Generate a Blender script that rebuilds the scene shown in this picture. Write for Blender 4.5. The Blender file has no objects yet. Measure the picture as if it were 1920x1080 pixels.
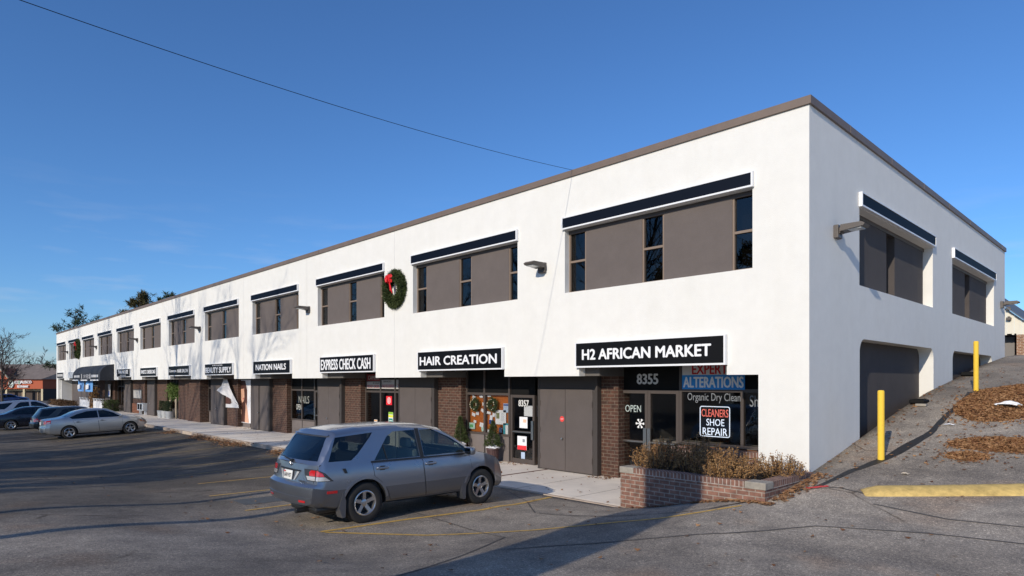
import bpy, bmesh, math, random
from mathutils import Vector, Matrix
from mathutils.bvhtree import BVHTree
R = math.radians
S = bpy.context.scene
COL = S.collection

# ------------------------------------------------------------------ camera
cam_d = bpy.data.cameras.new("camera")
cam = bpy.data.objects.new("camera", cam_d)
COL.objects.link(cam)
cam.location = (5.088, -13.13, 2.40)
cam.rotation_euler = (R(90), 0, R(46.23))
cam_d.sensor_width = 36.0
cam_d.lens = 1192.7 / 1920 * 36
cam_d.shift_y = 175.5 / 1920
cam_d.clip_start = 0.1
cam_d.clip_end = 3000
S.camera = cam

# ------------------------------------------------------------------ sun, sky, exposure
SUN = Vector((-0.215, 1.0, -0.43)).normalized()          # direction the light travels
elev = math.asin(-SUN.z)
sun_d = bpy.data.lights.new("sun", 'SUN')
sun_d.energy = 3.7
sun_d.angle = R(0.53)
sun_d.color = (1.0, 0.90, 0.755)
sun = bpy.data.objects.new("sun", sun_d)
COL.objects.link(sun)
sun.rotation_euler = SUN.to_track_quat('-Z', 'Y').to_euler()
sun.location = (10, -40, 30)

world = bpy.data.worlds.new("World")
S.world = world
world.use_nodes = True
nt = world.node_tree
nt.nodes.clear()
out = nt.nodes.new("ShaderNodeOutputWorld")
bg = nt.nodes.new("ShaderNodeBackground")
sky = nt.nodes.new("ShaderNodeTexSky")
sky.sky_type = 'NISHITA'
sky.sun_disc = False
sky.sun_elevation = elev
sky.sun_rotation = math.atan2(-SUN.x, -SUN.y)           # azimuth of the sun measured from +Y towards +X
sky.altitude = 100
sky.air_density = 1.0
sky.dust_density = 0.3
sky.ozone_density = 9.2
bg.inputs['Strength'].default_value = 0.15
# thin cirrus wisps, low in the sky above the roofline
tc = nt.nodes.new("ShaderNodeTexCoord")
mp = nt.nodes.new("ShaderNodeMapping")
mp.inputs['Scale'].default_value = (7, 7, 46)
mp.inputs['Rotation'].default_value = (0.10, -0.06, 0)
nz = nt.nodes.new("ShaderNodeTexNoise")
nz.inputs['Scale'].default_value = 1.3
nz.inputs['Detail'].default_value = 5
rmp = nt.nodes.new("ShaderNodeValToRGB")
rmp.color_ramp.elements[0].position = 0.53
rmp.color_ramp.elements[1].position = 0.80
sp = nt.nodes.new("ShaderNodeSeparateXYZ")
band = nt.nodes.new("ShaderNodeMapRange")               # clouds only close to the horizon
band.interpolation_type = 'SMOOTHSTEP'
band.inputs['From Min'].default_value = 0.30
band.inputs['From Max'].default_value = 0.10
mul = nt.nodes.new("ShaderNodeMath"); mul.operation = 'MULTIPLY'
mul2 = nt.nodes.new("ShaderNodeMath"); mul2.operation = 'MULTIPLY'; mul2.inputs[1].default_value = 0.22
mx = nt.nodes.new("ShaderNodeMix"); mx.data_type = 'RGBA'
mx.inputs['B'].default_value = (4.6, 4.7, 5.0, 1)
L = nt.links.new
L(tc.outputs['Generated'], mp.inputs['Vector']); L(mp.outputs['Vector'], nz.inputs['Vector'])
L(nz.outputs['Fac'], rmp.inputs['Fac']); L(tc.outputs['Generated'], sp.inputs['Vector'])
L(sp.outputs['Z'], band.inputs['Value']); L(rmp.outputs['Color'], mul.inputs[0]); L(band.outputs['Result'], mul.inputs[1])
L(mul.outputs[0], mul2.inputs[0]); L(mul2.outputs[0], mx.inputs['Factor'])
L(sky.outputs['Color'], mx.inputs['A']); L(mx.outputs['Result'], bg.inputs['Color'])
L(bg.outputs['Background'], out.inputs['Surface'])

S.view_settings.view_transform = 'Standard'
S.view_settings.look = 'None'
S.view_settings.exposure = 0.0
S.view_settings.gamma = 1.0
S.view_settings.use_curve_mapping = False

# ------------------------------------------------------------------ helpers
rng = random.Random(7)

def mat(name, color, rough=0.8, metal=0.0, spec=0.5, noise=0.0, nscale=8.0, bump=0.0, bscale=40.0, coat=0.0, ncol=None, detail=4.0):
    m = bpy.data.materials.new(name)
    m.use_nodes = True
    t = m.node_tree
    b = t.nodes['Principled BSDF']
    b.inputs['Base Color'].default_value = (*color, 1)
    b.inputs['Roughness'].default_value = rough
    b.inputs['Metallic'].default_value = metal
    b.inputs['Specular IOR Level'].default_value = spec
    b.inputs['Coat Weight'].default_value = coat
    b.inputs['Coat Roughness'].default_value = 0.10
    if noise or bump:
        c = t.nodes.new('ShaderNodeTexCoord')
    if noise:
        n = t.nodes.new('ShaderNodeTexNoise')
        n.inputs['Scale'].default_value = nscale
        n.inputs['Detail'].default_value = detail
        n.inputs['Roughness'].default_value = 0.65
        t.links.new(c.outputs['Object'], n.inputs['Vector'])
        r = t.nodes.new('ShaderNodeValToRGB')
        r.color_ramp.elements[0].position = 0.30
        r.color_ramp.elements[1].position = 0.72
        lo = tuple(max(0, v * (1 - noise)) for v in color)
        hi = tuple(min(1, v * (1 + noise)) for v in color) if ncol is None else ncol
        r.color_ramp.elements[0].color = (*lo, 1)
        r.color_ramp.elements[1].color = (*hi, 1)
        t.links.new(n.outputs['Fac'], r.inputs['Fac'])
        t.links.new(r.outputs['Color'], b.inputs['Base Color'])
    if bump:
        n2 = t.nodes.new('ShaderNodeTexNoise')
        n2.inputs['Scale'].default_value = bscale
        n2.inputs['Detail'].default_value = 3
        t.links.new(c.outputs['Object'], n2.inputs['Vector'])
        bp = t.nodes.new('ShaderNodeBump')
        bp.inputs['Strength'].default_value = bump
        bp.inputs['Distance'].default_value = 0.02
        t.links.new(n2.outputs['Fac'], bp.inputs['Height'])
        t.links.new(bp.outputs['Normal'], b.inputs['Normal'])
    return m

def leafmat(name, cols, rough=0.7, scale=3.0):
    """foliage / litter: colour varies from leaf to leaf (per mesh island) """
    m = bpy.data.materials.new(name)
    m.use_nodes = True
    t = m.node_tree
    b = t.nodes['Principled BSDF']
    b.inputs['Roughness'].default_value = rough
    b.inputs['Specular IOR Level'].default_value = 0.25
    g = t.nodes.new('ShaderNodeNewGeometry')
    r = t.nodes.new('ShaderNodeValToRGB')
    r.color_ramp.elements[0].color = (*cols[0], 1)
    r.color_ramp.elements[1].color = (*cols[-1], 1)
    for i, c in enumerate(cols[1:-1]):
        e = r.color_ramp.elements.new((i + 1) / (len(cols) - 1))
        e.color = (*c, 1)
    t.links.new(g.outputs['Random Per Island'], r.inputs['Fac'])
    t.links.new(r.outputs['Color'], b.inputs['Base Color'])
    return m

def brickmat(name, bw, rh, mortar, c1, c2, cm, offset=0.5, zoff=0.0, swap=False):
    m = bpy.data.materials.new(name)
    m.use_nodes = True
    t = m.node_tree
    b = t.nodes['Principled BSDF']
    b.inputs['Roughness'].default_value = 0.85
    c = t.nodes.new('ShaderNodeTexCoord')
    s = t.nodes.new('ShaderNodeSeparateXYZ')
    a = t.nodes.new('ShaderNodeMath'); a.operation = 'ADD'
    k = t.nodes.new('ShaderNodeCombineXYZ')
    t.links.new(c.outputs['Object'], s.inputs['Vector'])
    t.links.new(s.outputs['X'], a.inputs[0]); t.links.new(s.outputs['Y'], a.inputs[1])
    if swap:
        t.links.new(s.outputs['Z'], k.inputs['X']); t.links.new(a.outputs[0], k.inputs['Y'])
    else:
        t.links.new(a.outputs[0], k.inputs['X']); t.links.new(s.outputs['Z'], k.inputs['Y'])
    k.inputs['Z'].default_value = 0
    mpn = t.nodes.new('ShaderNodeMapping')
    mpn.inputs['Location'].default_value = (0.013, zoff, 0)
    t.links.new(k.outputs['Vector'], mpn.inputs['Vector'])
    br = t.nodes.new('ShaderNodeTexBrick')
    br.offset = offset
    br.inputs['Scale'].default_value = 1.0
    br.inputs['Brick Width'].default_value = bw
    br.inputs['Row Height'].default_value = rh
    br.inputs['Mortar Size'].default_value = mortar
    br.inputs['Mortar Smooth'].default_value = 0.15
    br.inputs['Bias'].default_value = -0.1
    br.inputs['Color1'].default_value = (*c1, 1)
    br.inputs['Color2'].default_value = (*c2, 1)
    br.inputs['Mortar'].default_value = (*cm, 1)
    t.links.new(mpn.outputs['Vector'], br.inputs['Vector'])
    n = t.nodes.new('ShaderNodeTexNoise')
    n.inputs['Scale'].default_value = 9; n.inputs['Detail'].default_value = 6
    t.links.new(c.outputs['Object'], n.inputs['Vector'])
    r = t.nodes.new('ShaderNodeValToRGB')
    r.color_ramp.elements[0].color = (0.55, 0.55, 0.55, 1); r.color_ramp.elements[0].position = .25
    r.color_ramp.elements[1].color = (1.25, 1.22, 1.2, 1); r.color_ramp.elements[1].position = .75
    t.links.new(n.outputs['Fac'], r.inputs['Fac'])
    mm = t.nodes.new('ShaderNodeMix'); mm.data_type = 'RGBA'; mm.blend_type = 'MULTIPLY'
    mm.inputs['Factor'].default_value = 1
    t.links.new(br.outputs['Color'], mm.inputs['A']); t.links.new(r.outputs['Color'], mm.inputs['B'])
    t.links.new(mm.outputs['Result'], b.inputs['Base Color'])
    bp = t.nodes.new('ShaderNodeBump'); bp.inputs['Strength'].default_value = 0.6; bp.inputs['Distance'].default_value = 0.012
    bp.invert = True
    t.links.new(br.outputs['Fac'], bp.inputs['Height'])
    t.links.new(bp.outputs['Normal'], b.inputs['Normal'])
    return m

def glassmat(name, tint=(0.75, 0.8, 0.78), ior=1.52, refl_boost=1.0):
    """a pane one looks through: coloured transmission under a mirror-like fresnel reflection"""
    m = bpy.data.materials.new(name)
    m.use_nodes = True
    t = m.node_tree
    t.nodes.remove(t.nodes['Principled BSDF'])
    o = t.nodes['Material Output']
    tr = t.nodes.new('ShaderNodeBsdfTransparent'); tr.inputs['Color'].default_value = (*tint, 1)
    gl = t.nodes.new('ShaderNodeBsdfGlossy'); gl.inputs['Roughness'].default_value = 0.015
    fr = t.nodes.new('ShaderNodeFresnel')
    ge = t.nodes.new('ShaderNodeNewGeometry'); mi_ = t.nodes.new('ShaderNodeMix')      # same reflectance from both sides of the pane
    mi_.inputs['A'].default_value = ior; mi_.inputs['B'].default_value = 1/ior
    t.links.new(ge.outputs['Backfacing'], mi_.inputs['Factor']); t.links.new(mi_.outputs['Result'], fr.inputs['IOR'])
    ml = t.nodes.new('ShaderNodeMath'); ml.operation = 'MULTIPLY'; ml.inputs[1].default_value = refl_boost; ml.use_clamp = True
    mxs = t.nodes.new('ShaderNodeMixShader')
    t.links.new(fr.outputs[0], ml.inputs[0]); t.links.new(ml.outputs[0], mxs.inputs[0])
    t.links.new(tr.outputs[0], mxs.inputs[1]); t.links.new(gl.outputs[0], mxs.inputs[2])
    t.links.new(mxs.outputs[0], o.inputs['Surface'])
    return m

class MB:
    """collects shapes and links them as ONE mesh object"""
    def __init__(s):
        s.v = []; s.f = []; s.mi = []; s.M = Matrix.Identity(4)
    def add(s, vs, fs, mi=0):
        o = len(s.v)
        s.v += [tuple(s.M @ Vector(p)) for p in vs]
        s.f += [tuple(i + o for i in f) for f in fs]
        s.mi += [mi] * len(fs)
        return s
    def box(s, x0, x1, y0, y1, z0, z1, mi=0, skip=''):
        vs = [(x0,y0,z0),(x1,y0,z0),(x1,y1,z0),(x0,y1,z0),(x0,y0,z1),(x1,y0,z1),(x1,y1,z1),(x0,y1,z1)]
        fs = {'b':(0,3,2,1),'t':(4,5,6,7),'f':(0,1,5,4),'k':(2,3,7,6),'l':(3,0,4,7),'r':(1,2,6,5)}
        return s.add(vs, [f for k, f in fs.items() if k not in skip], mi)
    def quad(s, a, b, c, d, mi=0):
        return s.add([a, b, c, d], [(0, 1, 2, 3)], mi)
    def bbox(s, x0, x1, y0, y1, z0, z1, r=0.02, mi=0, seg=2):
        """box with rounded edges"""
        b = bmesh.new()
        bmesh.ops.create_cube(b, size=1)
        for v in b.verts:
            v.co = Vector(((x0+x1)/2 + v.co.x*(x1-x0), (y0+y1)/2 + v.co.y*(y1-y0), (z0+z1)/2 + v.co.z*(z1-z0)))
        bmesh.ops.bevel(b, geom=b.edges[:], offset=r, segments=seg, affect='EDGES', profile=0.5)
        b.verts.index_update()
        s.add([v.co[:] for v in b.verts], [[v.index for v in f.verts] for f in b.faces], mi)
        b.free()
        return s
    def tube(s, pts, rad, n=8, mi=0, cap=True):
        """tube along pts; rad a number or a list"""
        pts = [Vector(p) for p in pts]
        if not isinstance(rad, (list, tuple)): rad = [rad] * len(pts)
        vs = []; fs = []
        up = None
        for i, p in enumerate(pts):
            d = (pts[min(i+1, len(pts)-1)] - pts[max(i-1, 0)])
            if d.length < 1e-9: d = Vector((0, 0, 1))
            d.normalize()
            if up is None:
                a = Vector((0, 0, 1)) if abs(d.z) < 0.9 else Vector((1, 0, 0))
                u = d.cross(a).normalized()
            else:
                u = (up - d * up.dot(d))
                u = u.normalized() if u.length > 1e-6 else d.orthogonal().normalized()
            up = u
            w = d.cross(u)
            for k in range(n):
                t = 2 * math.pi * k / n
                vs.append(p + (u * math.cos(t) + w * math.sin(t)) * rad[i])
        for i in range(len(pts) - 1):
            for k in range(n):
                a = i*n + k; b = i*n + (k+1) % n
                fs.append((a, b, b + n, a + n))
        if cap and n > 2:
            fs.append(tuple(range(n))[::-1]); fs.append(tuple((len(pts)-1)*n + k for k in range(n)))
        return s.add(vs, fs, mi)
    def lathe(s, prof, n=24, axis='z', c=(0,0,0), mi=0, cap=True):
        """prof: list of (radius, height) revolved about an axis through c"""
        vs = []; fs = []
        for r, h in prof:
            for k in range(n):
                t = 2*math.pi*k/n
                a, b = r*math.cos(t), r*math.sin(t)
                p = (a, b, h) if axis == 'z' else ((a, h, b) if axis == 'y' else (h, a, b))
                vs.append((c[0]+p[0], c[1]+p[1], c[2]+p[2]))
        for i in range(len(prof)-1):
            for k in range(n):
                a = i*n+k; b = i*n+(k+1) % n
                f = (a, b, b+n, a+n)
                fs.append(f if axis != 'y' else f[::-1])
        if cap:
            fs.append(tuple(range(n))); fs.append(tuple((len(prof)-1)*n+k for k in range(n)))
        return s.add(vs, fs, mi)
    def prism(s, poly, y0, y1, mi=0, axis='y'):
        """poly in (x,z) extruded along y (axis 'y'), (y,z) along x, or (x,y) along z"""
        n = len(poly)
        def P(a, b, c): return {'y': (a, c, b), 'x': (c, a, b), 'z': (a, b, c)}[axis]
        vs = [P(a, b, y0) for a, b in poly] + [P(a, b, y1) for a, b in poly]
        fs = [tuple(range(n)), tuple(range(2*n-1, n-1, -1))]
        for i in range(n):
            j = (i+1) % n
            fs.append((i, i+n, j+n, j))
        return s.add(vs, fs, mi)
    def build(s, name, mats, parent=None, smooth=None, fix=True, loc=None):
        me = bpy.data.meshes.new(name)
        vs = s.v
        if loc is not None:
            vs = [(p[0]-loc[0], p[1]-loc[1], p[2]-loc[2]) for p in vs]
        me.from_pydata(vs, [], s.f)
        for m in (mats if isinstance(mats, (list, tuple)) else [mats]): me.materials.append(m)
        me.polygons.foreach_set('material_index', s.mi)
        if fix or smooth is not None:
            b = bmesh.new(); b.from_mesh(me)
            if fix: bmesh.ops.recalc_face_normals(b, faces=b.faces[:])
            if smooth is not None:
                for f in b.faces: f.smooth = True
                for e in b.edges:
                    if len(e.link_faces) == 2:
                        e.smooth = e.calc_face_angle(0) < R(smooth)
                    else: e.smooth = False
            b.to_mesh(me); b.free()
        me.update()
        o = bpy.data.objects.new(name, me)
        COL.objects.link(o)
        if loc is not None: o.location = loc
        if parent: o.parent = parent
        return o

def tag(o, label=None, cat=None, group=None, kind=None):
    if label: o['label'] = label
    if cat: o['category'] = cat
    if group: o['group'] = group
    if kind: o['kind'] = kind
    return o

def empty(name, loc=(0,0,0), rz=0, label=None, cat=None, group=None):
    o = bpy.data.objects.new(name, None)
    COL.objects.link(o)
    o.location = loc; o.rotation_euler = (0, 0, rz)
    o.empty_display_size = 0.2
    return tag(o, label, cat, group)

def text_mesh(txt, w, h, mat_, name='lettering', parent=None, M=Matrix.Identity(4), bold=0.0, depth=0.004, space=1.0, line=1.0, align='CENTER'):
    """flat lettering fitted to w x h metres, centred on M's origin, readable from M's +z"""
    c = bpy.data.curves.new(name, 'FONT')
    c.body = txt
    c.align_x = align
    c.space_character = space
    c.space_line = line
    c.resolution_u = 3
    o = bpy.data.objects.new('tmp', c)
    COL.objects.link(o)
    dg = bpy.context.evaluated_depsgraph_get()
    me = bpy.data.meshes.new_from_object(o.evaluated_get(dg))
    COL.objects.unlink(o); bpy.data.objects.remove(o)
    xs = [v.co.x for v in me.vertices]; ys = [v.co.y for v in me.vertices]
    x0, x1, y0, y1 = min(xs), max(xs), min(ys), max(ys)
    sx = w/(x1-x0) if w else h/(y1-y0); sy = h/(y1-y0) if h else w/(x1-x0)
    vs = [((v.co.x-(x0+x1)/2)*sx, (v.co.y-(y0+y1)/2)*sy, 0) for v in me.vertices]
    fs = [tuple(p.vertices) for p in me.polygons]
    bpy.data.meshes.remove(me)
    # thin solid letters
    b = bmesh.new()
    # heavier strokes: the outline is laid down several times, shifted a little, each a hair in front of the last
    bb = bold*(h or w*.2)
    for q, (ox, oy) in enumerate([(0,0)] if not bold else [(0,0),(bb,0),(-bb,0),(0,bb*.7),(0,-bb*.7)]):
        bv = [b.verts.new((p[0]+ox, p[1]+oy, -q*.0006)) for p in vs]
        for f in fs:
            try: b.faces.new([bv[i] for i in f])
            except ValueError: pass
    r = bmesh.ops.extrude_face_region(b, geom=b.faces[:])
    for e in r['geom']:
        if isinstance(e, bmesh.types.BMVert): e.co.z += depth
    bmesh.ops.recalc_face_normals(b, faces=b.faces[:])
    b.transform(M)
    me = bpy.data.meshes.new(name); b.to_mesh(me); b.free()
    me.materials.append(mat_)
    o = bpy.data.objects.new(name, me); COL.objects.link(o)
    if parent: o.parent = parent
    return o

def front_M(x, y, z):      # lettering on a wall that faces -y
    return Matrix.Translation((x, y, z)) @ Matrix.Rotation(R(90), 4, 'X')

def ipl(x, pts):
    if x <= pts[0][0]: return pts[0][1]
    for (a, b), (c, d) in zip(pts, pts[1:]):
        if x <= c: return b + (d-b)*(x-a)/(c-a) if c > a else d
    return pts[-1][1]

def sm(t):
    t = max(0.0, min(1.0, t)); return t*t*(3-2*t)

# ------------------------------------------------------------------ terrain height
RAMP = [(-60,1.3),(-20,1.0),(-13,.66),(-9,.26),(-6,.12),(-4,.14),(-2.13,.27),(0,.55),(1.5,.80),(2.9,1.07),(5.5,1.55),(8.54,2.06),(11.83,2.45),(16,2.98),(21,3.46),(24,3.62),(28,3.66),(80,3.7)]
def ground(x, y):
    g = ipl(y, RAMP)
    k0 = ipl(x, [(-140,-1.0),(-85,-.45),(-11,-.40),(-8,-.29),(-3,-.27)])
    k1 = ipl(x, [(-140,-1.3),(-60,-.7),(-40,-.62),(-33,-.7),(-25,-.72),(-20,-.62),(-16,-.47),(-12,-.30),(-5,-.10),(-1,0)])
    kb = ipl(x, [(-140,-1.4),(-40,-.75),(-25,-.6),(-16,-.25),(-12,0),(-9,.15),(-5,.28),(0,.45)])
    k2 = ipl(x, [(-140,-1.4),(-40,-.5),(-25,-.1),(-12,.5),(0,.9)])
    m = k0 + (k1-k0)*ipl(x, [(-12,.5),(-8,.8),(-5,.9)])
    if y > -2.13: l = k0
    elif y > -4.5: l = k0 + (m-k0)*(-2.13-y)/2.37
    elif y > -8: l = m + (k1-m)*(-4.5-y)/3.5
    elif y > -12: l = k1 + (kb-k1)*sm((-8-y)/4)
    else: l = kb + (k2-kb)*min(1, (-12-y)/8)
    return l + (g-l)*sm((x+3.2)/3.2)

# ------------------------------------------------------------------ materials
M_stucco = mat("white stucco", (.77,.757,.710), .9, noise=.03, nscale=2.5, bump=.22, bscale=55)
def streaks(m):
    """rain streaks and patched paint, faint and vertical"""
    t = m.node_tree; b = t.nodes['Principled BSDF']
    src = b.inputs['Base Color'].links[0].from_socket
    c = t.nodes.new('ShaderNodeTexCoord'); mp_ = t.nodes.new('ShaderNodeMapping'); mp_.inputs['Scale'].default_value = (1.1,1.1,.10)
    n = t.nodes.new('ShaderNodeTexNoise'); n.inputs['Scale'].default_value = 1.6; n.inputs['Detail'].default_value = 6; n.inputs['Roughness'].default_value = .6
    t.links.new(c.outputs['Object'], mp_.inputs['Vector']); t.links.new(mp_.outputs['Vector'], n.inputs['Vector'])
    r = t.nodes.new('ShaderNodeValToRGB'); r.color_ramp.elements[0].position = .25; r.color_ramp.elements[0].color = (.972,.970,.96,1); r.color_ramp.elements[1].position = .56; r.color_ramp.elements[1].color = (1,1,1,1)
    t.links.new(n.outputs['Fac'], r.inputs['Fac'])
    x = t.nodes.new('ShaderNodeMix'); x.data_type = 'RGBA'; x.blend_type = 'MULTIPLY'; x.inputs['Factor'].default_value = 1
    t.links.new(src, x.inputs['A']); t.links.new(r.outputs['Color'], x.inputs['B']); t.links.new(x.outputs['Result'], b.inputs['Base Color'])
streaks(M_stucco)
M_coping = mat("bronze metal coping", (.17,.125,.098), .55, noise=.08, nscale=3)
M_navy = mat("navy sign panel", (.003,.006,.014), .6, spec=.12)
M_whiteframe = mat("white enamel", (.82,.82,.82), .4)
M_panel = mat("taupe stucco panel", (.128,.107,.098), .92, noise=.06, nscale=3, bump=.2, bscale=60)
M_frame = mat("bronze window frame", (.23,.17,.125), .5)
M_dframe = mat("dark bronze frame", (.075,.06,.052), .45)
M_closet = mat("taupe painted door", (.105,.088,.081), .65, spec=.3, noise=.07, nscale=2.0)
M_closetside = mat("dark taupe trim", (.050,.042,.038), .7)
M_glass = glassmat("window glass", (.50,.50,.48), 1.52, 1.1)
M_shopglass = glassmat("shop glass", (.90,.905,.90), 1.5, 1.0)
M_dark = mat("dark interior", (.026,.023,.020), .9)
M_soffit = mat("grey soffit", (.12,.11,.10), .9, noise=.05)
M_sidepanel = mat("dark taupe recess", (.075,.064,.060), .92, noise=.08, nscale=2, bump=.15, bscale=50)
M_brick = brickmat("brown shop brick", .26, .098, .012, (.100,.042,.026), (.062,.028,.018), (.15,.11,.08))
M_pbrick = brickmat("red planter brick", .235, .085, .011, (.27,.135,.095), (.185,.092,.066), (.33,.27,.22), zoff=.25)
M_pcap = brickmat("rowlock brick", .5, .080, .010, (.26,.13,.09), (.19,.10,.075), (.42,.35,.30), offset=0, swap=True)
M_conc = mat("concrete walk", (.82,.735,.62), .9, noise=.12, nscale=.9, bump=.15, bscale=60)
M_concblock = mat("grey cast stone", (.30,.27,.225), .9, noise=.25, nscale=6)
M_joint = mat("rust joint filler", (.13,.052,.030), .9)
M_jointdark = mat("dark joint line", (.20,.17,.14), .9)  # darker strips for the control joints of the walk
M_kerb = mat("worn kerb", (.46,.37,.29), .92, noise=.25, nscale=2.2, bump=.3, bscale=20)
M_yellow = mat("bollard yellow", (.85,.56,.045), .45, noise=.05, nscale=5)
M_bump = mat("worn yellow paint", (.60,.42,.14), .85, noise=.30, nscale=7, bump=.3, bscale=40)
M_black = mat("black plastic", (.008,.008,.008), .7, spec=.15)
M_rubber = mat("tyre rubber", (.022,.021,.020), .85)
M_white = mat("white lettering", (.85,.85,.85), .5)
M_signblack = mat("black sign face", (.006,.006,.007), .5, spec=.15)
M_lamp = mat("lamp housing", (.10,.085,.075), .5)
M_lens = mat("lamp lens", (.45,.45,.43), .3)
M_steel = mat("brushed steel", (.55,.53,.50), .3, metal=1.0)
M_bark = mat("grey bark", (.115,.092,.075), .95, noise=.3, nscale=5)
M_twig = mat("bare twig", (.085,.06,.05), .95)
M_brownleaf = leafmat("dead shrub leaf", [(.15,.073,.026),(.29,.155,.060),(.38,.23,.10),(.21,.112,.042)])
M_litter = leafmat("fallen leaf", [(.11,.045,.020),(.22,.105,.045),(.36,.205,.10),(.16,.070,.030)])
M_fir = leafmat("fir needle", [(.028,.045,.014),(.055,.078,.024),(.090,.108,.036)])
M_pine = leafmat("pine needle", [(.020,.036,.016),(.038,.058,.022),(.055,.072,.030)])
M_pine2 = leafmat("bronzed needle", [(.05,.048,.018),(.095,.075,.028),(.07,.07,.025)])
M_red = mat("red ribbon", (.70,.012,.015), .5)
M_soil = mat("planter soil", (.045,.032,.022), 1.0, noise=.4, nscale=12)

# asphalt: fine aggregate, wide patches, tyre-polished areas
def asphalt():
    m = bpy.data.materials.new("asphalt"); m.use_nodes = True
    t = m.node_tree; b = t.nodes['Principled BSDF']; b.inputs['Roughness'].default_value = .9
    b.inputs['Specular IOR Level'].default_value = .25
    c = t.nodes.new('ShaderNodeTexCoord')
    def N(scale, det=4, rough=.6):
        n = t.nodes.new('ShaderNodeTexNoise'); n.inputs['Scale'].default_value = scale
        n.inputs['Detail'].default_value = det; n.inputs['Roughness'].default_value = rough
        t.links.new(c.outputs['Object'], n.inputs['Vector']); return n
    def ramp(src, p0, c0, p1, c1):
        r = t.nodes.new('ShaderNodeValToRGB')
        r.color_ramp.elements[0].position = p0; r.color_ramp.elements[0].color = (*c0, 1)
        r.color_ramp.elements[1].position = p1; r.color_ramp.elements[1].color = (*c1, 1)
        t.links.new(src, r.inputs['Fac']); return r
    def mul(a, bb, f=1.0, mode='MULTIPLY'):
        x = t.nodes.new('ShaderNodeMix'); x.data_type = 'RGBA'; x.blend_type = mode; x.inputs['Factor'].default_value = f
        t.links.new(a, x.inputs['A']); t.links.new(bb, x.inputs['B']); return x.outputs['Result']
    big = ramp(N(.22, 5, .6).outputs['Fac'], .34, (.205,.180,.152), .68, (.38,.338,.285))
    mid = ramp(N(1.7, 6, .7).outputs['Fac'], .28, (.62,.62,.64), .72, (1.22,1.2,1.17))
    fine = ramp(N(85, 2, .7).outputs['Fac'], .30, (.45,.45,.45), .72, (1.65,1.63,1.6))
    grit = ramp(N(27, 3, .75).outputs['Fac'], .32, (.70,.70,.70), .70, (1.32,1.31,1.29))
    vor = t.nodes.new('ShaderNodeTexVoronoi'); vor.inputs['Scale'].default_value = 55
    t.links.new(c.outputs['Object'], vor.inputs['Vector'])
    peb = ramp(vor.outputs['Color'], .70, (1,1,1), .98, (2.2,2.15,2.05))
    stain = ramp(N(.55, 4, .5).outputs['Fac'], .60, (1,1,1), .82, (1.12,.92,.78))
    col = mul(mul(mul(mul(mul(big.outputs['Color'], mid.outputs['Color']), fine.outputs['Color']), grit.outputs['Color']), peb.outputs['Color'], .8), stain.outputs['Color'])
    # far lot painted darker, partly as lens vignetting; paler ramp
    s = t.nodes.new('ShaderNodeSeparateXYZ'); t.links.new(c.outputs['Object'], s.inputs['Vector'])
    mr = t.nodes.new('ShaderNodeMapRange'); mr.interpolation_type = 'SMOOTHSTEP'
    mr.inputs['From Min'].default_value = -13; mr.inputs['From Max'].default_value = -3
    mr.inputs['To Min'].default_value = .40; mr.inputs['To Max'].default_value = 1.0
    ed_ = t.nodes.new('ShaderNodeMath'); ed_.operation = 'MULTIPLY_ADD'; ed_.inputs[1].default_value = 14      # ragged edge of the darkened area
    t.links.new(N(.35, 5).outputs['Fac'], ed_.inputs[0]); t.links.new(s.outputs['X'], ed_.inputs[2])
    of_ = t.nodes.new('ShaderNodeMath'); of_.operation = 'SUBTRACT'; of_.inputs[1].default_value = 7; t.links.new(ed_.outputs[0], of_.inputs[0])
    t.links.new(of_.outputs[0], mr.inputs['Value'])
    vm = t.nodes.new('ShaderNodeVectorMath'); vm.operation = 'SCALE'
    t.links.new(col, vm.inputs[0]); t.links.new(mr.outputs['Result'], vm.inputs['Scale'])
    # a vein-like network of hairline cracks
    wn = N(.8, 3); wmix = t.nodes.new('ShaderNodeMix'); wmix.data_type = 'RGBA'; wmix.inputs['Factor'].default_value = .22
    t.links.new(c.outputs['Object'], wmix.inputs['A']); t.links.new(wn.outputs['Color'], wmix.inputs['B'])
    v2 = t.nodes.new('ShaderNodeTexVoronoi'); v2.feature = 'DISTANCE_TO_EDGE'; v2.inputs['Scale'].default_value = .36
    t.links.new(wmix.outputs['Result'], v2.inputs['Vector'])
    cr = ramp(v2.outputs['Distance'], .0025, (.45,.43,.41), .008, (1,1,1))
    gate = ramp(N(.30, 2).outputs['Fac'], .56, (0,0,0), .62, (1,1,1))
    cg = t.nodes.new('ShaderNodeMix'); cg.data_type = 'RGBA'
    t.links.new(gate.outputs['Color'], cg.inputs['Factor'])
    cg.inputs['A'].default_value = (1,1,1,1); t.links.new(cr.outputs['Color'], cg.inputs['B'])
    fin = mul(vm.outputs['Vector'], cg.outputs['Result'])
    t.links.new(fin, b.inputs['Base Color'])
    bp = t.nodes.new('ShaderNodeBump'); bp.inputs['Strength'].default_value = .45; bp.inputs['Distance'].default_value = .012
    t.links.new(N(70, 3, .7).outputs['Fac'], bp.inputs['Height']); t.links.new(bp.outputs['Normal'], b.inputs['Normal'])
    return m
M_asphalt = asphalt()

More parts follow.
